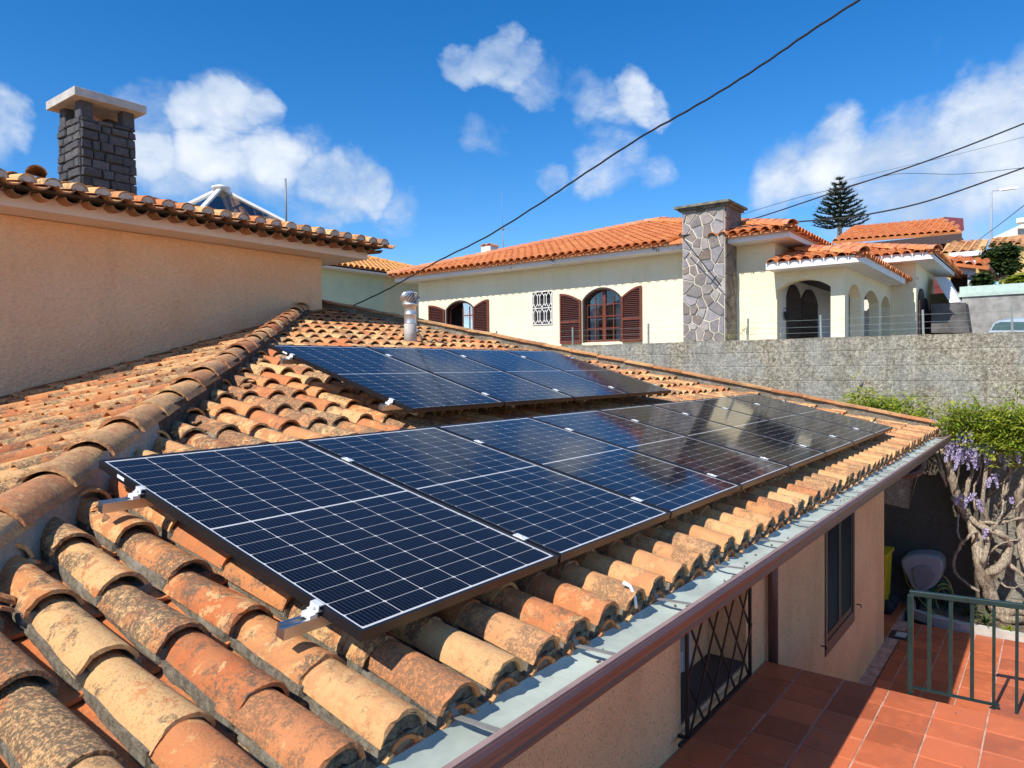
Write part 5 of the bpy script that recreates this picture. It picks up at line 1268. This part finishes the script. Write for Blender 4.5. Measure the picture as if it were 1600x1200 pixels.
# porch
PY0 = atX(1320, 460, NX).y; PY1 = 3.75; ze2 = 2.97
mb = MB(); ya0 = atX(1298, 500, NX).y
wall_face(mb, 0, NX-.004, NX+.28, PY0, PY1, .5, ze2+.04, [(ya0, PY1-.05, .5, 2.55, 2.76)]); mb.build('porch_front', M['cream'], nh)
xe2 = atY(1392, 460, PY0).x
arc = []
for (l, r_, t_) in ((1324, 1345, 434), (1350, 1373, 445), (1377, 1392, 456)):
    a, b = atY(l, 460, PY0).x, atY(r_, 460, PY0).x; arc.append((a, min(b, xe2-.12), .5 if l < 1377 else .5, 2.40, 2.66))
mb = MB(); wall_face(mb, 1, PY0-.004, PY0+.24, NX+.28, xe2+.05, .5, ze2+.04, [(max(a, NX+.34), b, zb, zs, zt) for a, b, zb, zs, zt in arc]); mb.build('porch_side', M['cream'], nh)
mb = MB(); wall_face(mb, 0, xe2+.26, xe2+.4, PY0+.24, 3.75, .5, 3.0, []); mb.build('porch_back', M['white'], nh)
mb = MB(); mb.span((NX+.28, PY1-.06, .5), (xe2+1.5, PY1-.002, 3.0)); mb.build('porch_inner_wall', M['white'], nh)
mb = MB(); mb.span((NX+.28, PY0+.24, 2.9), (xe2-.35, PY1-.06, 2.94)); mb.build('porch_ceiling', M['wood_dark'], nh)
for (ua_, ub_) in ((1231, 1252), (1254, 1278)):
    a, b = atY(ua_, 480, PY1-.1).x, atY(ub_, 480, PY1-.1).x; b = min(b, xe2-.45)
    mb = MB(); P = arch_pts(a, b, 2.45, 2.78); mb.prism([(a, .6), (b, .6)]+P[::-1], 1, PY1-.10, PY1-.062); mb.build('porch_shutter', M['wood_dark'], nh)
    mb = MB(); z = .75
    while z < 2.45: mb.box(((a+b)/2, PY1-.115, z), (b-a-.1, .03, .01), np.array(Matrix.Rotation(.6, 3, 'X'))); z += .06
    mb.build('porch_louvres', M['wood_dark'], nh, kind='stuff')
a, b = atX(1299, 480, xe2+.2).y, atX(1281, 480, xe2+.2).y; b = min(b, PY1-.15)
if b-a > .2: mb = MB(); P = arch_pts(a, b, 2.4, 2.7); mb.prism([(a, .6), (b, .6)]+P[::-1], 0, xe2+.2, xe2+.255); mb.build('porch_shutter', M['wood_dark'], nh)
# lantern on the porch wall
p = atX(1228, 492, NX); m_ = MB(); m_.box((NX+.5, PY1-.16, 1.97), (.12, .12, .2), taper=1.2); m_.bar((NX+.5, PY1-.07, 2.16), (NX+.5, PY1-.16, 2.12), .015, .015); m_.build('wall_lantern', M['cable'], nh)
# cream house: porch roof, with its rafters of tiles
FX = 15.4; fyr = atX(1345, 403, FX).y
eave_box(nh, FX, NX+5.0, fyr, PY1+.02, ze2, ze2+.16, M['white'], 'porch_fascia')
hip_roof(nh, FX-.10, FX+6.5, fyr-.10, fyr+4.0, ze2+.24, math.atan(.26), M['clay_new'], 'ws', nind=50, name='porch_roof_tile', seed=4, ymax=3.68, capm=M['clay_rosy'])
# second volume
X2 = xe2; y2 = atX(1431, 460, X2).y
mb = MB(); mb.span((X2+.053, y2, .5), (X2+.25, PY0-.006, 3.62)); mb.span((X2+.053, PY0-.006, 3.02), (X2+.25, PY0+.3, 3.62)); wl = atY(1457, 480, y2).x
s0, s1, s2, s3 = (atY(u, 480, y2).x for u in (1434, 1441, 1450, 1456))
wall_face(mb, 1, y2, y2+.25, X2+.25, wl+.3, .5, 3.62, [(s0+.3, s3+.3, .6, 2.3, 2.75)] if False else []); mb.build('side_block_wall', M['cream'], nh)
for (a, b, t_) in ((s0, s1, 2.95), (s2, s3, 2.45)):
    P = arch_pts(a, b, t_-.35, t_); m_ = MB(); m_.prism([(a, .8), (b, .8)]+P[::-1], 1, y2-.06, y2-.01); m_.build('side_shutter', M['wood_dark'], nh)
P = arch_pts(s1+.02, s2-.02, 2.3, 2.75); m_ = MB(); m_.prism([(s1+.02, .8), (s2-.02, .8)]+P[::-1], 1, y2-.03, y2-.005); m_.build('side_window', M['dark'], nh)
f2y = atX(1458, 400, X2-.6).y; ze3 = atX(1458, 404, X2-.6).z
eave_box(nh, X2-.6, wl+1.0, f2y, 4.4, ze3, ze3+.20, M['white'], 'side_block_fascia')
hip_roof(nh, X2-.72, X2+7.5, f2y-.12, f2y+5.5, ze3+.28, math.atan(.27), M['clay_new'], 'ws', nind=50, name='side_roof_tile', seed=6, capm=M['clay_rosy'])
# white barrel-ended canopy beyond, and small roof piece
a = atX(1462, 430, 23.5); b = atX(1500, 470, 23.5); m_ = MB()
m_.add([atX(1459, 432, 24)[:], atX(1478, 433, 24)[:], atX(1500, 472, 22.5)[:], atX(1484, 473, 22.5)[:], (atX(1459, 432, 24)+Vector((1.2, 0, 0)))[:], (atX(1478, 433, 24)+Vector((1.2, 0, 0)))[:], (atX(1500, 472, 22.5)+Vector((1.2, 0, 0)))[:], (atX(1484, 473, 22.5)+Vector((1.2, 0, 0)))[:]],
       [(0, 1, 2, 3), (7, 6, 5, 4), (0, 4, 5, 1), (1, 5, 6, 2), (2, 6, 7, 3), (3, 7, 4, 0)]); m_.build('canopy_beam', M['white'], nh)
# little white chimney and tv aerial on the big roof
p = atX(765, 396, 18.5); m_ = MB(); m_.box((18.5, p.y, p.z-.15), (.42, .42, .75)); vc = m_.build('roof_vent_stack', M['white'], nh)
for i in (-1, 1):
    V, F, SM = nv[0]; o = link('vent_cap_tile', tmesh('vent_cap_tile', nv[0], M['clay_rosy']), vc, Matrix.Translation((18.5-.2, p.y+i*.12, p.z+.22)) @ Matrix.Rotation(-PI/2, 4, 'Z') @ Matrix.Scale(1.15, 4))
an = empty('television_aerial', atX(787, 385, 21), 'thin television aerial mast on the ridge of the cream house', 'aerial'); a = atX(787, 388, 21); b = atX(786, 358, 21); c = atX(783, 298, 21)
m_ = MB(); m_.tube([a-Vector((0, 0, .3)), b], .018, 6); m_.tube([b, c], .006, 5); m_.build('mast', M['grey_tube'], an)
m_ = MB(); m_.tube([b+Vector((-.2, .6, .02)), b+Vector((.2, -.6, -.04))], .006, 5); m_.tube([b+Vector((-.5, -.4, .02)), b+Vector((.5, .4, -.04))], .006, 5); m_.lathe([(0, .05), (.05, .03), (.05, -.03), (0, -.05)], tuple(b), 8); m_.build('dipole', M['grey_tube'], an)
# climbing weeds along the wall top
for i, (u, v, lab, n) in enumerate([(1140, 524, 'small weed growing at the wall top beside the stone chimney', 30), (1168, 515, 'leggy leafy weed on the wall top round a fence post', 45), (1222, 524, 'tiny green tuft on the wall top left of the porch', 12)]):
    p = atX(u, v, 11.8); root = empty('wall_weed', (11.8, p.y, 1.23), lab, 'plant'); leafcloud([((11.8, p.y, p.z+.03), (.06, .14 if i < 2 else .05, .07 if i != 1 else .10), n, 0)], M['leaf'], 'foliage', root, (.02, .035))
    m_ = MB(); m_.tube([(11.8, p.y, 1.22), (11.8, p.y+.03, p.z+.03)], .006, 5); m_.build('stem', M['bark'], root)

# ================================================================== GREEN HOUSE behind
gh = empty('pale_green_house', (17, 17.5, .7), 'pale green house with yellow orange tiled roof behind the round vent', 'house')
GY = 18.6; gl_ = atY(400, 420, GY).x; g2 = atY(705, 440, GY).x; gz = atY(560, 428, GY).z
mb = MB(); mb.span((gl_, GY, -1), (atY(600, 440, GY).x, GY+7, gz)); mb.build('wall', M['green_r'], gh); mb = MB(); mb.span((atY(600, 440, GY).x+.002, GY-.002, -1), (g2, GY+7, gz)); mb.build('side_wall', M['yellow_r'], gh)
mb = MB(); mb.span((gl_-.3, GY-.5, gz), (g2, GY-.45, gz+.12)); mb.span((gl_-.3, GY-.45, gz+.002), (g2, GY+.1, gz+.03)); mb.build('eave_fascia', M['fascia_peach'], gh)
ax_ = atY(565, 396, GY+3).x
hip_roof(gh, ax_-5.5, ax_+3.6, GY-.62, GY+6.8, gz+.22, math.atan(.30), M['clay_yellow'], 'ws', nind=60, seed=8, capm=M['clay_yellow'])

# ================================================================== FAR RIGHT HOUSES
def slab_roof(parent, pts, th, m, name='roof'):
    """a flat tiled slope given by four corner points, corrugated by its tiles"""
    A, B, C_, D = [Vector(p) for p in pts]   # A-B eave, D-C ridge
    U = (B-A).normalized(); L = (B-A).length; Vv = (D-A)-(D-A).dot(U)*U; H = Vv.length; Vv.normalize(); N = U.cross(Vv).normalized()
    if N.z < 0: N = -N
    m_ = MB(); Q = [A, B, C_, D]; m_.add([(p-N*.09)[:] for p in Q]+[(p-N*(.09+th))[:] for p in Q], [(0, 1, 2, 3), (7, 6, 5, 4)]+[(i, 4+i, 4+(i+1) % 4, (i+1) % 4) for i in range(4)]); m_.build(name+'_deck', m, parent)
    offd = (D-A).dot(U); offc = (C_-B).dot(U)
    def ins(u, v):
        t = v/H; return u > offd*t-.02 and u < L+offc*t+.02 and v < H-.2
    it = run_tiles(A, U, Vv, N, [.14+.28*i for i in range(int(L/.28))], [.38*i for i in range(int(H/.38)+1)], ins, .004, .05, -.09, 4, .008)
    put_tiles(parent, 'roof_tile', it, variants(3, R0=.13, R1=.12, L=.42, th=.014, phi=82, seg=5, ny=1, jit=0), m, 30, 'roof_tiles_beyond')
    return N
rh = empty('maroon_house', (34, 6, .7), 'maroon walled house with long orange roof highest behind the cream house', 'house')
XA = 33.
A = atX(1300, 374, XA); B = atX(1503, 358, XA); Cc = atX(1474, 338, XA+4); D = atX(1330, 352, XA+4)
slab_roof(rh, [A, B, Cc, D], .12, M['clay_new'])
m_ = MB(); m_.add([(B+Vector((0, 0, -.1)))[:], (Cc+Vector((0, 0, -.02)))[:], atX(1505, 341, XA+3.8)[:], (B+Vector((.3, -.05, .0)))[:]], [(0, 1, 2, 3)]); m_.build('gable_trim', M['maroon'], rh)
m_ = MB(); e0, e1 = atX(1330, 372, XA), atX(1503, 361, XA); m_.span((XA-.1, e1.y, e1.z-.45), (XA, e0.y, e1.z-.10)); m_.build('dark_eave', M['wood_dark'], rh)
m_ = MB(); e1 = atX(1503, 365, XA+.6); m_.span((XA+.6, e1.y, 0), (XA+6, e1.y+9, e1.z-.15)); m_.build('wall', M['maroon'], rh)

oh = empty('ochre_house', (32, 2, .7), 'ochre house with weathered tile roof and white gable behind the green bush', 'house')
XB = 30.
A = atX(1470, 393, XB); B = atX(1537, 389, XB); Cc = atX(1545, 370, XB+3); D = atX(1480, 376, XB+3)
slab_roof(oh, [A, B, Cc, D], .1, M['clay_eave'])
A = atX(1545, 380, XB+4); B = atX(1605, 378, XB+4); Cc = atX(1605, 362, XB+7); D = atX(1550, 370, XB+7)
slab_roof(oh, [A, B, Cc, D], .1, M['clay_eave'])
m_ = MB(); a, b = atX(1480, 394, XB), atX(1530, 410, XB); m_.span((XB, b.y, 0), (XB+4, a.y, a.z-.05)); a, b = atX(1560, 384, XB+4.2), atX(1640, 440, XB+4.2); m_.span((XB+4.2, b.y, 0), (XB+8, a.y, a.z-.1)); m_.build('wall', M['ochre'], oh)
m_ = MB(); a, b = atX(1483, 391, XB-.1), atX(1534, 389, XB-.1); m_.span((XB-.12, b.y, b.z-.22), (XB-.04, a.y, b.z-.04)); a, b = atX(1552, 411, XB+.5), atX(1574, 415, XB+.5); m_.span((XB+.4, b.y, a.z-.12), (XB+1.4, a.y, a.z)); m_.build('white_trim', M['white'], oh)
m_ = MB(); a = atX(1563, 430, XB+1); m_.box((a.x, a.y, a.z-.6), (.25, .1, 1.6)); m_.build('porch_post', M['yellow_r'], oh)
th_ = empty('white_gabled_house', (38, 0, .7), 'cream roofed house at the far right edge above the bush', 'house')
XC = 40; A = atX(1550, 372, XC); B = atX(1640, 374, XC); Cc = atX(1640, 330, XC+2); D = atX(1600, 350, XC+2); m_ = MB()
m_.add([A[:], B[:], Cc[:], D[:]]+[(p+Vector((.3, 0, -.3)))[:] for p in (A, B, Cc, D)], [(0, 1, 2, 3), (7, 6, 5, 4)]+[(i, 4+i, 4+(i+1) % 4, (i+1) % 4) for i in range(4)]); m_.build('pale_roof', plain('pale_tan_roof', (.66, .55, .42), .8), th_)
m_ = MB(); a = atX(1570, 380, XC+1); m_.span((XC+1, atX(1660, 380, XC+1).y, .7), (XC+5, a.y, a.z)); m_.build('wall', M['yellow_r'], th_)
m_ = MB(); a = atX(1588, 343, XC-.2); m_.span((a.x, a.y-2, a.z-.15), (a.x+.6, a.y, a.z+.06)); m_.build('white_coping', M['white'], th_)

bh = empty('blue_white_house', (27, 1, .7), 'small pale blue house with orange roof, carport opening and dark creeper, beyond the cream house', 'house')
XD = 27.
A = atX(1478, 405, XD); B = atX(1548, 413, XD); Cc = atX(1540, 405, XD+2.4); D = atX(1484, 396, XD+2.4)
slab_roof(bh, [A, B, Cc, D], .1, M['clay_new'])
A = atX(1546, 413, XD); B = atX(1561, 432, XD+3); Cc = atX(1558, 434, XD+3); D = atX(1530, 416, XD+.2)
m_ = MB(); m_.add([A[:], B[:], Cc[:], D[:]]+[(p+Vector((0, 0, -.15)))[:] for p in (A, B, Cc, D)], [(0, 1, 2, 3), (7, 6, 5, 4)]+[(i, 4+i, 4+(i+1) % 4, (i+1) % 4) for i in range(4)]); m_.build('side_verge', M['clay_soffit'], bh)
m_ = MB(); a, b = atX(1480, 408, XD+.4), atX(1524, 448, XD+.4); zb = atX(1500, 429, XD+.4).z
m_.span((XD+.4, b.y, zb), (XD+.6, a.y, a.z-.05)); m_.span((XD+.4, b.y, .5), (XD+3, atX(1512, 440, XD+.4).y, zb)); m_.build('wall', M['bluewhite'], bh)
m_ = MB(); m_.span((XD+1.4, b.y, .5), (XD+1.5, a.y, zb)); m_.build('carport_back', M['wood_dark'], bh)
# retaining terraces, path and parked car
m_ = MB(); a = atX(1500, 463, 23.5); m_.span((23.5, -14, .5), (24, atX(1503, 470, 23.5).y, atX(1560, 461, 23.5).z)); o = m_.build('roadside_retaining_wall', M['greywall']); tag(o, 'grey stone retaining wall behind the parked car at the right edge', 'wall')
m_ = MB(); z = atX(1560, 461, 23.5).z; m_.span((23.45, -14, z), (24.4, atX(1497, 470, 23.5).y, z+.10)); m_.span((23.9, -14, z+.10), (24.4, atX(1497, 470, 23.5).y, z+.34)); o = m_.build('pale_parapet', M['mint']); tag(o, 'pale mint painted parapet on top of the grey retaining wall', 'parapet')
m_ = MB(); p0, p1, p2, p3 = atX(1455, 475, 22.5), atX(1508, 473, 22.5), atX(1515, 520, 22.5), atX(1455, 520, 22.5); m_.add([p0[:], p1[:], p2[:], p3[:]]+[(p+Vector((.9, 0, 0)))[:] for p in (p0, p1, p2, p3)], [(3, 2, 1, 0), (4, 5, 6, 7)]+[(i, (i+1) % 4, 4+(i+1) % 4, 4+i) for i in range(4)]); o = m_.build('dark_stone_wall', M['darkstone']); tag(o, 'dark dry stone wall stub right beside the cream house', 'wall')
m_ = MB(); m_.span((24.4, -30, .5), (34, 12, atX(1560, 458, 24.4).z+.1)); struct('upper_terrace', m_, M['ground'])
# car roof
XE_ = 19.; ca = empty('parked_car', atX(1590, 510, XE_), 'silver blue car roof with windscreen showing over the grey wall at the right edge', 'car')
car_s = [(1545, 517), (1551, 505), (1560, 499), (1580, 496), (1620, 496), (1680, 497), (1720, 508), (1740, 519)]
P = [(atX(u, v, XE_).y, atX(u, v, XE_).z) for u, v in car_s]; P2 = P+[(P[-1][0], .9), (P[0][0], .9)]
m_ = MB(); n = len(P2); V = []
for x, k, dzz in ((XE_, 1, -.04), (XE_+.2, 1, 0), (XE_+1.3, 1, 0), (XE_+1.5, 1, -.05)): V += [(x, y, z+dzz) for y, z in P2]
m_.add(V, [tuple(range(n)), tuple(range(4*n-1, 3*n-1, -1))]+[(j*n+i, (j+1)*n+i, (j+1)*n+(i+1) % n, j*n+(i+1) % n) for j in range(3) for i in range(n)]); m_.build('car_body', M['car'], ca)
wsd = [(1549, 515), (1555, 506), (1563, 503), (1600, 503), (1660, 504), (1672, 515)]; P = [(atX(u, v, XE_-.01).y, atX(u, v, XE_-.01).z) for u, v in wsd]; m_ = MB(); m_.prism(P, 0, XE_-.02, XE_-.005); m_.build('car_window', plain('tinted_car_glass', (.05, .10, .11), .08), ca)

# ================================================================== TREES AND FAR GREENERY
pt = atX(1312, 350, 42); apx = atX(1312, 279, 42); pine = empty('norfolk_pine', (pt.x, pt.y, .7), 'dark norfolk island pine with level tiers standing behind the roofs', 'tree')
m_ = MB(); m_.tube([(pt.x, pt.y, .5), (pt.x, pt.y, (pt.z+apx.z)/2), apx], [.22, .10, .02], 8); m_.build('trunk', M['bark'], pine)
mb = MB(); mb.hasr = True; H = apx.z-pt.z; V = []; F = []; R_ = []
for k in range(11):
    t = k/10; z = apx.z-.06-H*1.02*t**.95; L = .18+1.42*t**.8; nb = 9 if k > 2 else 6; a0 = rs.uniform(0, 1)
    for j in range(nb):
        a = a0+2*PI*j/nb+rs.uniform(-.15, .15); d = Vector((math.cos(a), math.sin(a), 0)); Lj = L*rs.uniform(.82, 1.08)
        for q in range(int(Lj*34)+4):
            s = (q/(int(Lj*34)+4)); c = Vector((pt.x, pt.y, z))+d*Lj*s+Vector((0, 0, -.22*Lj*s+.38*Lj*s*s)); 
            for w in range(3):
                n_ = Vector((rs.uniform(-1, 1), rs.uniform(-1, 1), rs.uniform(.1, 1.0))).normalized(); tip = c+(d*.5+n_)*(.13+.08*s); sd = (tip-c).cross(Vector((0, 0, 1))).normalized()*.032; i = len(V)
                V += [(c-sd)[:], (c+sd)[:], tip[:]]; F.append([i, i+1, i+2]); R_ += [rs.uniform(.01, .99)]*3
mb.v.append(np.array(V)); mb.f = F; mb.r.append(np.array(R_)); mb.m = [0]*len(F); mb.sm = [False]*len(F); mb.nv = len(V); mb.build('crown', M['needle'], pine, kind='stuff')
def shrub(u, v, du, dv, x, n, label, m, name='shrub', size=(.10, .18)):
    p = atX(u, v, x); a = abs(atX(u+du, v, x).y-p.y); b = abs(atX(u, v+dv, x).z-p.z); root = empty(name, (x, p.y, p.z-b), label, 'shrub')
    leafcloud([((x, p.y, p.z), (a, a, b), n, 0)]+[((x+rs.uniform(-.5, .5)*a, p.y+rs.uniform(-.8, .8)*a, p.z+rs.uniform(-.7, .7)*b), (a*.5, a*.4, b*.5), n//5, 0) for _ in range(6)], m, 'foliage', root, size, aspect=.6)
    m_ = MB(); m_.tube([(x, p.y, p.z-b*2.2), (x, p.y, p.z)], [.09, .04], 6); m_.build('trunk', M['bark'], root)
shrub(1563, 396, 24, 12, 29.5, 420, 'dark dense bush leaning over the ochre house at the right', M['leaf_dark'])
shrub(1570, 415, 20, 10, 29.2, 250, 'lower lobe of dark creeper hanging in front of the ochre porch', M['leaf_dark'])
shrub(1537, 436, 14, 8, 26.6, 130, 'dark creeper beside the pale blue carport', M['leaf_dark'])
shrub(1592, 436, 16, 5, 26.2, 180, 'bright green flowering hedge at the right edge above the mint parapet', M['leaf'])
# street lamp
sx_ = 38; b0, b1, b2 = atX(1549, 362, sx_), atX(1549, 300, sx_), atX(1568, 297, sx_)
lampo = empty('street_lamp', (sx_, b0.y, .7), 'slim grey street lamp with curved arm at the far right', 'street lamp'); m_ = MB(); m_.tube([(sx_, b0.y, .7), b1, b1+Vector((0, -.05, .06)), b2], [.06, .04, .03, .03], 6); m_.build('pole', plain('pale_grey_steel', (.40, .45, .52), .5), lampo)
c = atX(1576, 295.5, sx_); m_ = MB(); m_.add([(c.x+.14*math.cos(a)*.8, c.y+.36*math.sin(a), c.z+.06*s) for s in (-.6, 1) for a in [2*PI*i/10 for i in range(10)]], [tuple(range(10))[::-1], tuple(range(10, 20))]+[(i, (i+1) % 10, 10+(i+1) % 10, 10+i) for i in range(10)]); m_.build('lamp_head', M['white'], lampo)

# ================================================================== OVERHEAD CABLES
def cable(pts, label, r, name='overhead_cable', wob=0):
    P = []
    for (u, v, x) in pts: P.append(CAMP+ray(u, v)*x)   # x = distance along the view
    Q = []
    for i in range(len(P)-1):
        p0, p1, p2, p3 = P[max(i-1, 0)], P[i], P[i+1], P[min(i+2, len(P)-1)]
        for k in range(8):
            t = k/8; Q.append(.5*((2*p1)+(-p0+p2)*t+(2*p0-5*p1+4*p2-p3)*t*t+(-p0+3*p1-3*p2+p3)*t**3)+Vector((0, 0, wob*math.sin((i*8+k)*1.7))))
    Q.append(P[-1]); m_ = MB(); m_.tube(Q, r, 6); o = m_.build(name, M['cable']); tag(o, label, 'cable', 'overhead cables')
def idep(pts, d0, d1, e0, e1):
    """distances that vary as for a straight line in plan, between the two image columns e0 and e1"""
    return [(u, v, 1/(1/d0+(1/d1-1/d0)*(u-e0)/(e1-e0))) for u, v in pts]
cable(idep([(553, 477), (600, 455), (640, 433), (690, 405), (760, 370), (850, 314), (905, 277), (1000, 215), (1060, 181), (1130, 140), (1200, 95), (1262, 52), (1345, -2), (1400, -38)], 13, 6, 553, 1345), 'thick black cable sweeping from the vent up to the top edge of the sky', .0108, wob=.003)
cable(idep([(1064, 365), (1068, 368), (1150, 355), (1300, 342), (1350, 336), (1450, 314), (1600, 262), (1700, 225)], 17.6, 15, 1064, 1600), 'lowest of the three cables from the stone chimney to the right edge', .017)
cable(idep([(1134, 350), (1180, 341), (1260, 315), (1330, 291), (1450, 251), (1600, 193), (1700, 150)], 20, 14, 1134, 1600), 'upper cable rising from the roof to the right edge past the pine', .015)
cable(idep([(1150, 338), (1250, 308), (1320, 292), (1400, 272), (1500, 272), (1600, 262), (1660, 256)], 30, 26, 1150, 1600), 'faint thin cable between the two thicker ones above the pine', .009)
cable(idep([(1300, 287), (1400, 263), (1500, 240), (1600, 214)], 30, 26, 1300, 1600), 'faintest hair thin cable crossing the white cloud at right', .006)
cable(idep([(1530, 374), (1560, 352), (1600, 321), (1640, 290)], 32, 20, 1530, 1640), 'short cable rising steeply at the right edge beside the street lamp', .012)
cable(idep([(1066, 370), (1085, 395), (1105, 420), (1127, 447)], 17.2, 16.9, 1066, 1127), 'loose black cable lying diagonally across the stone chimney', .012)
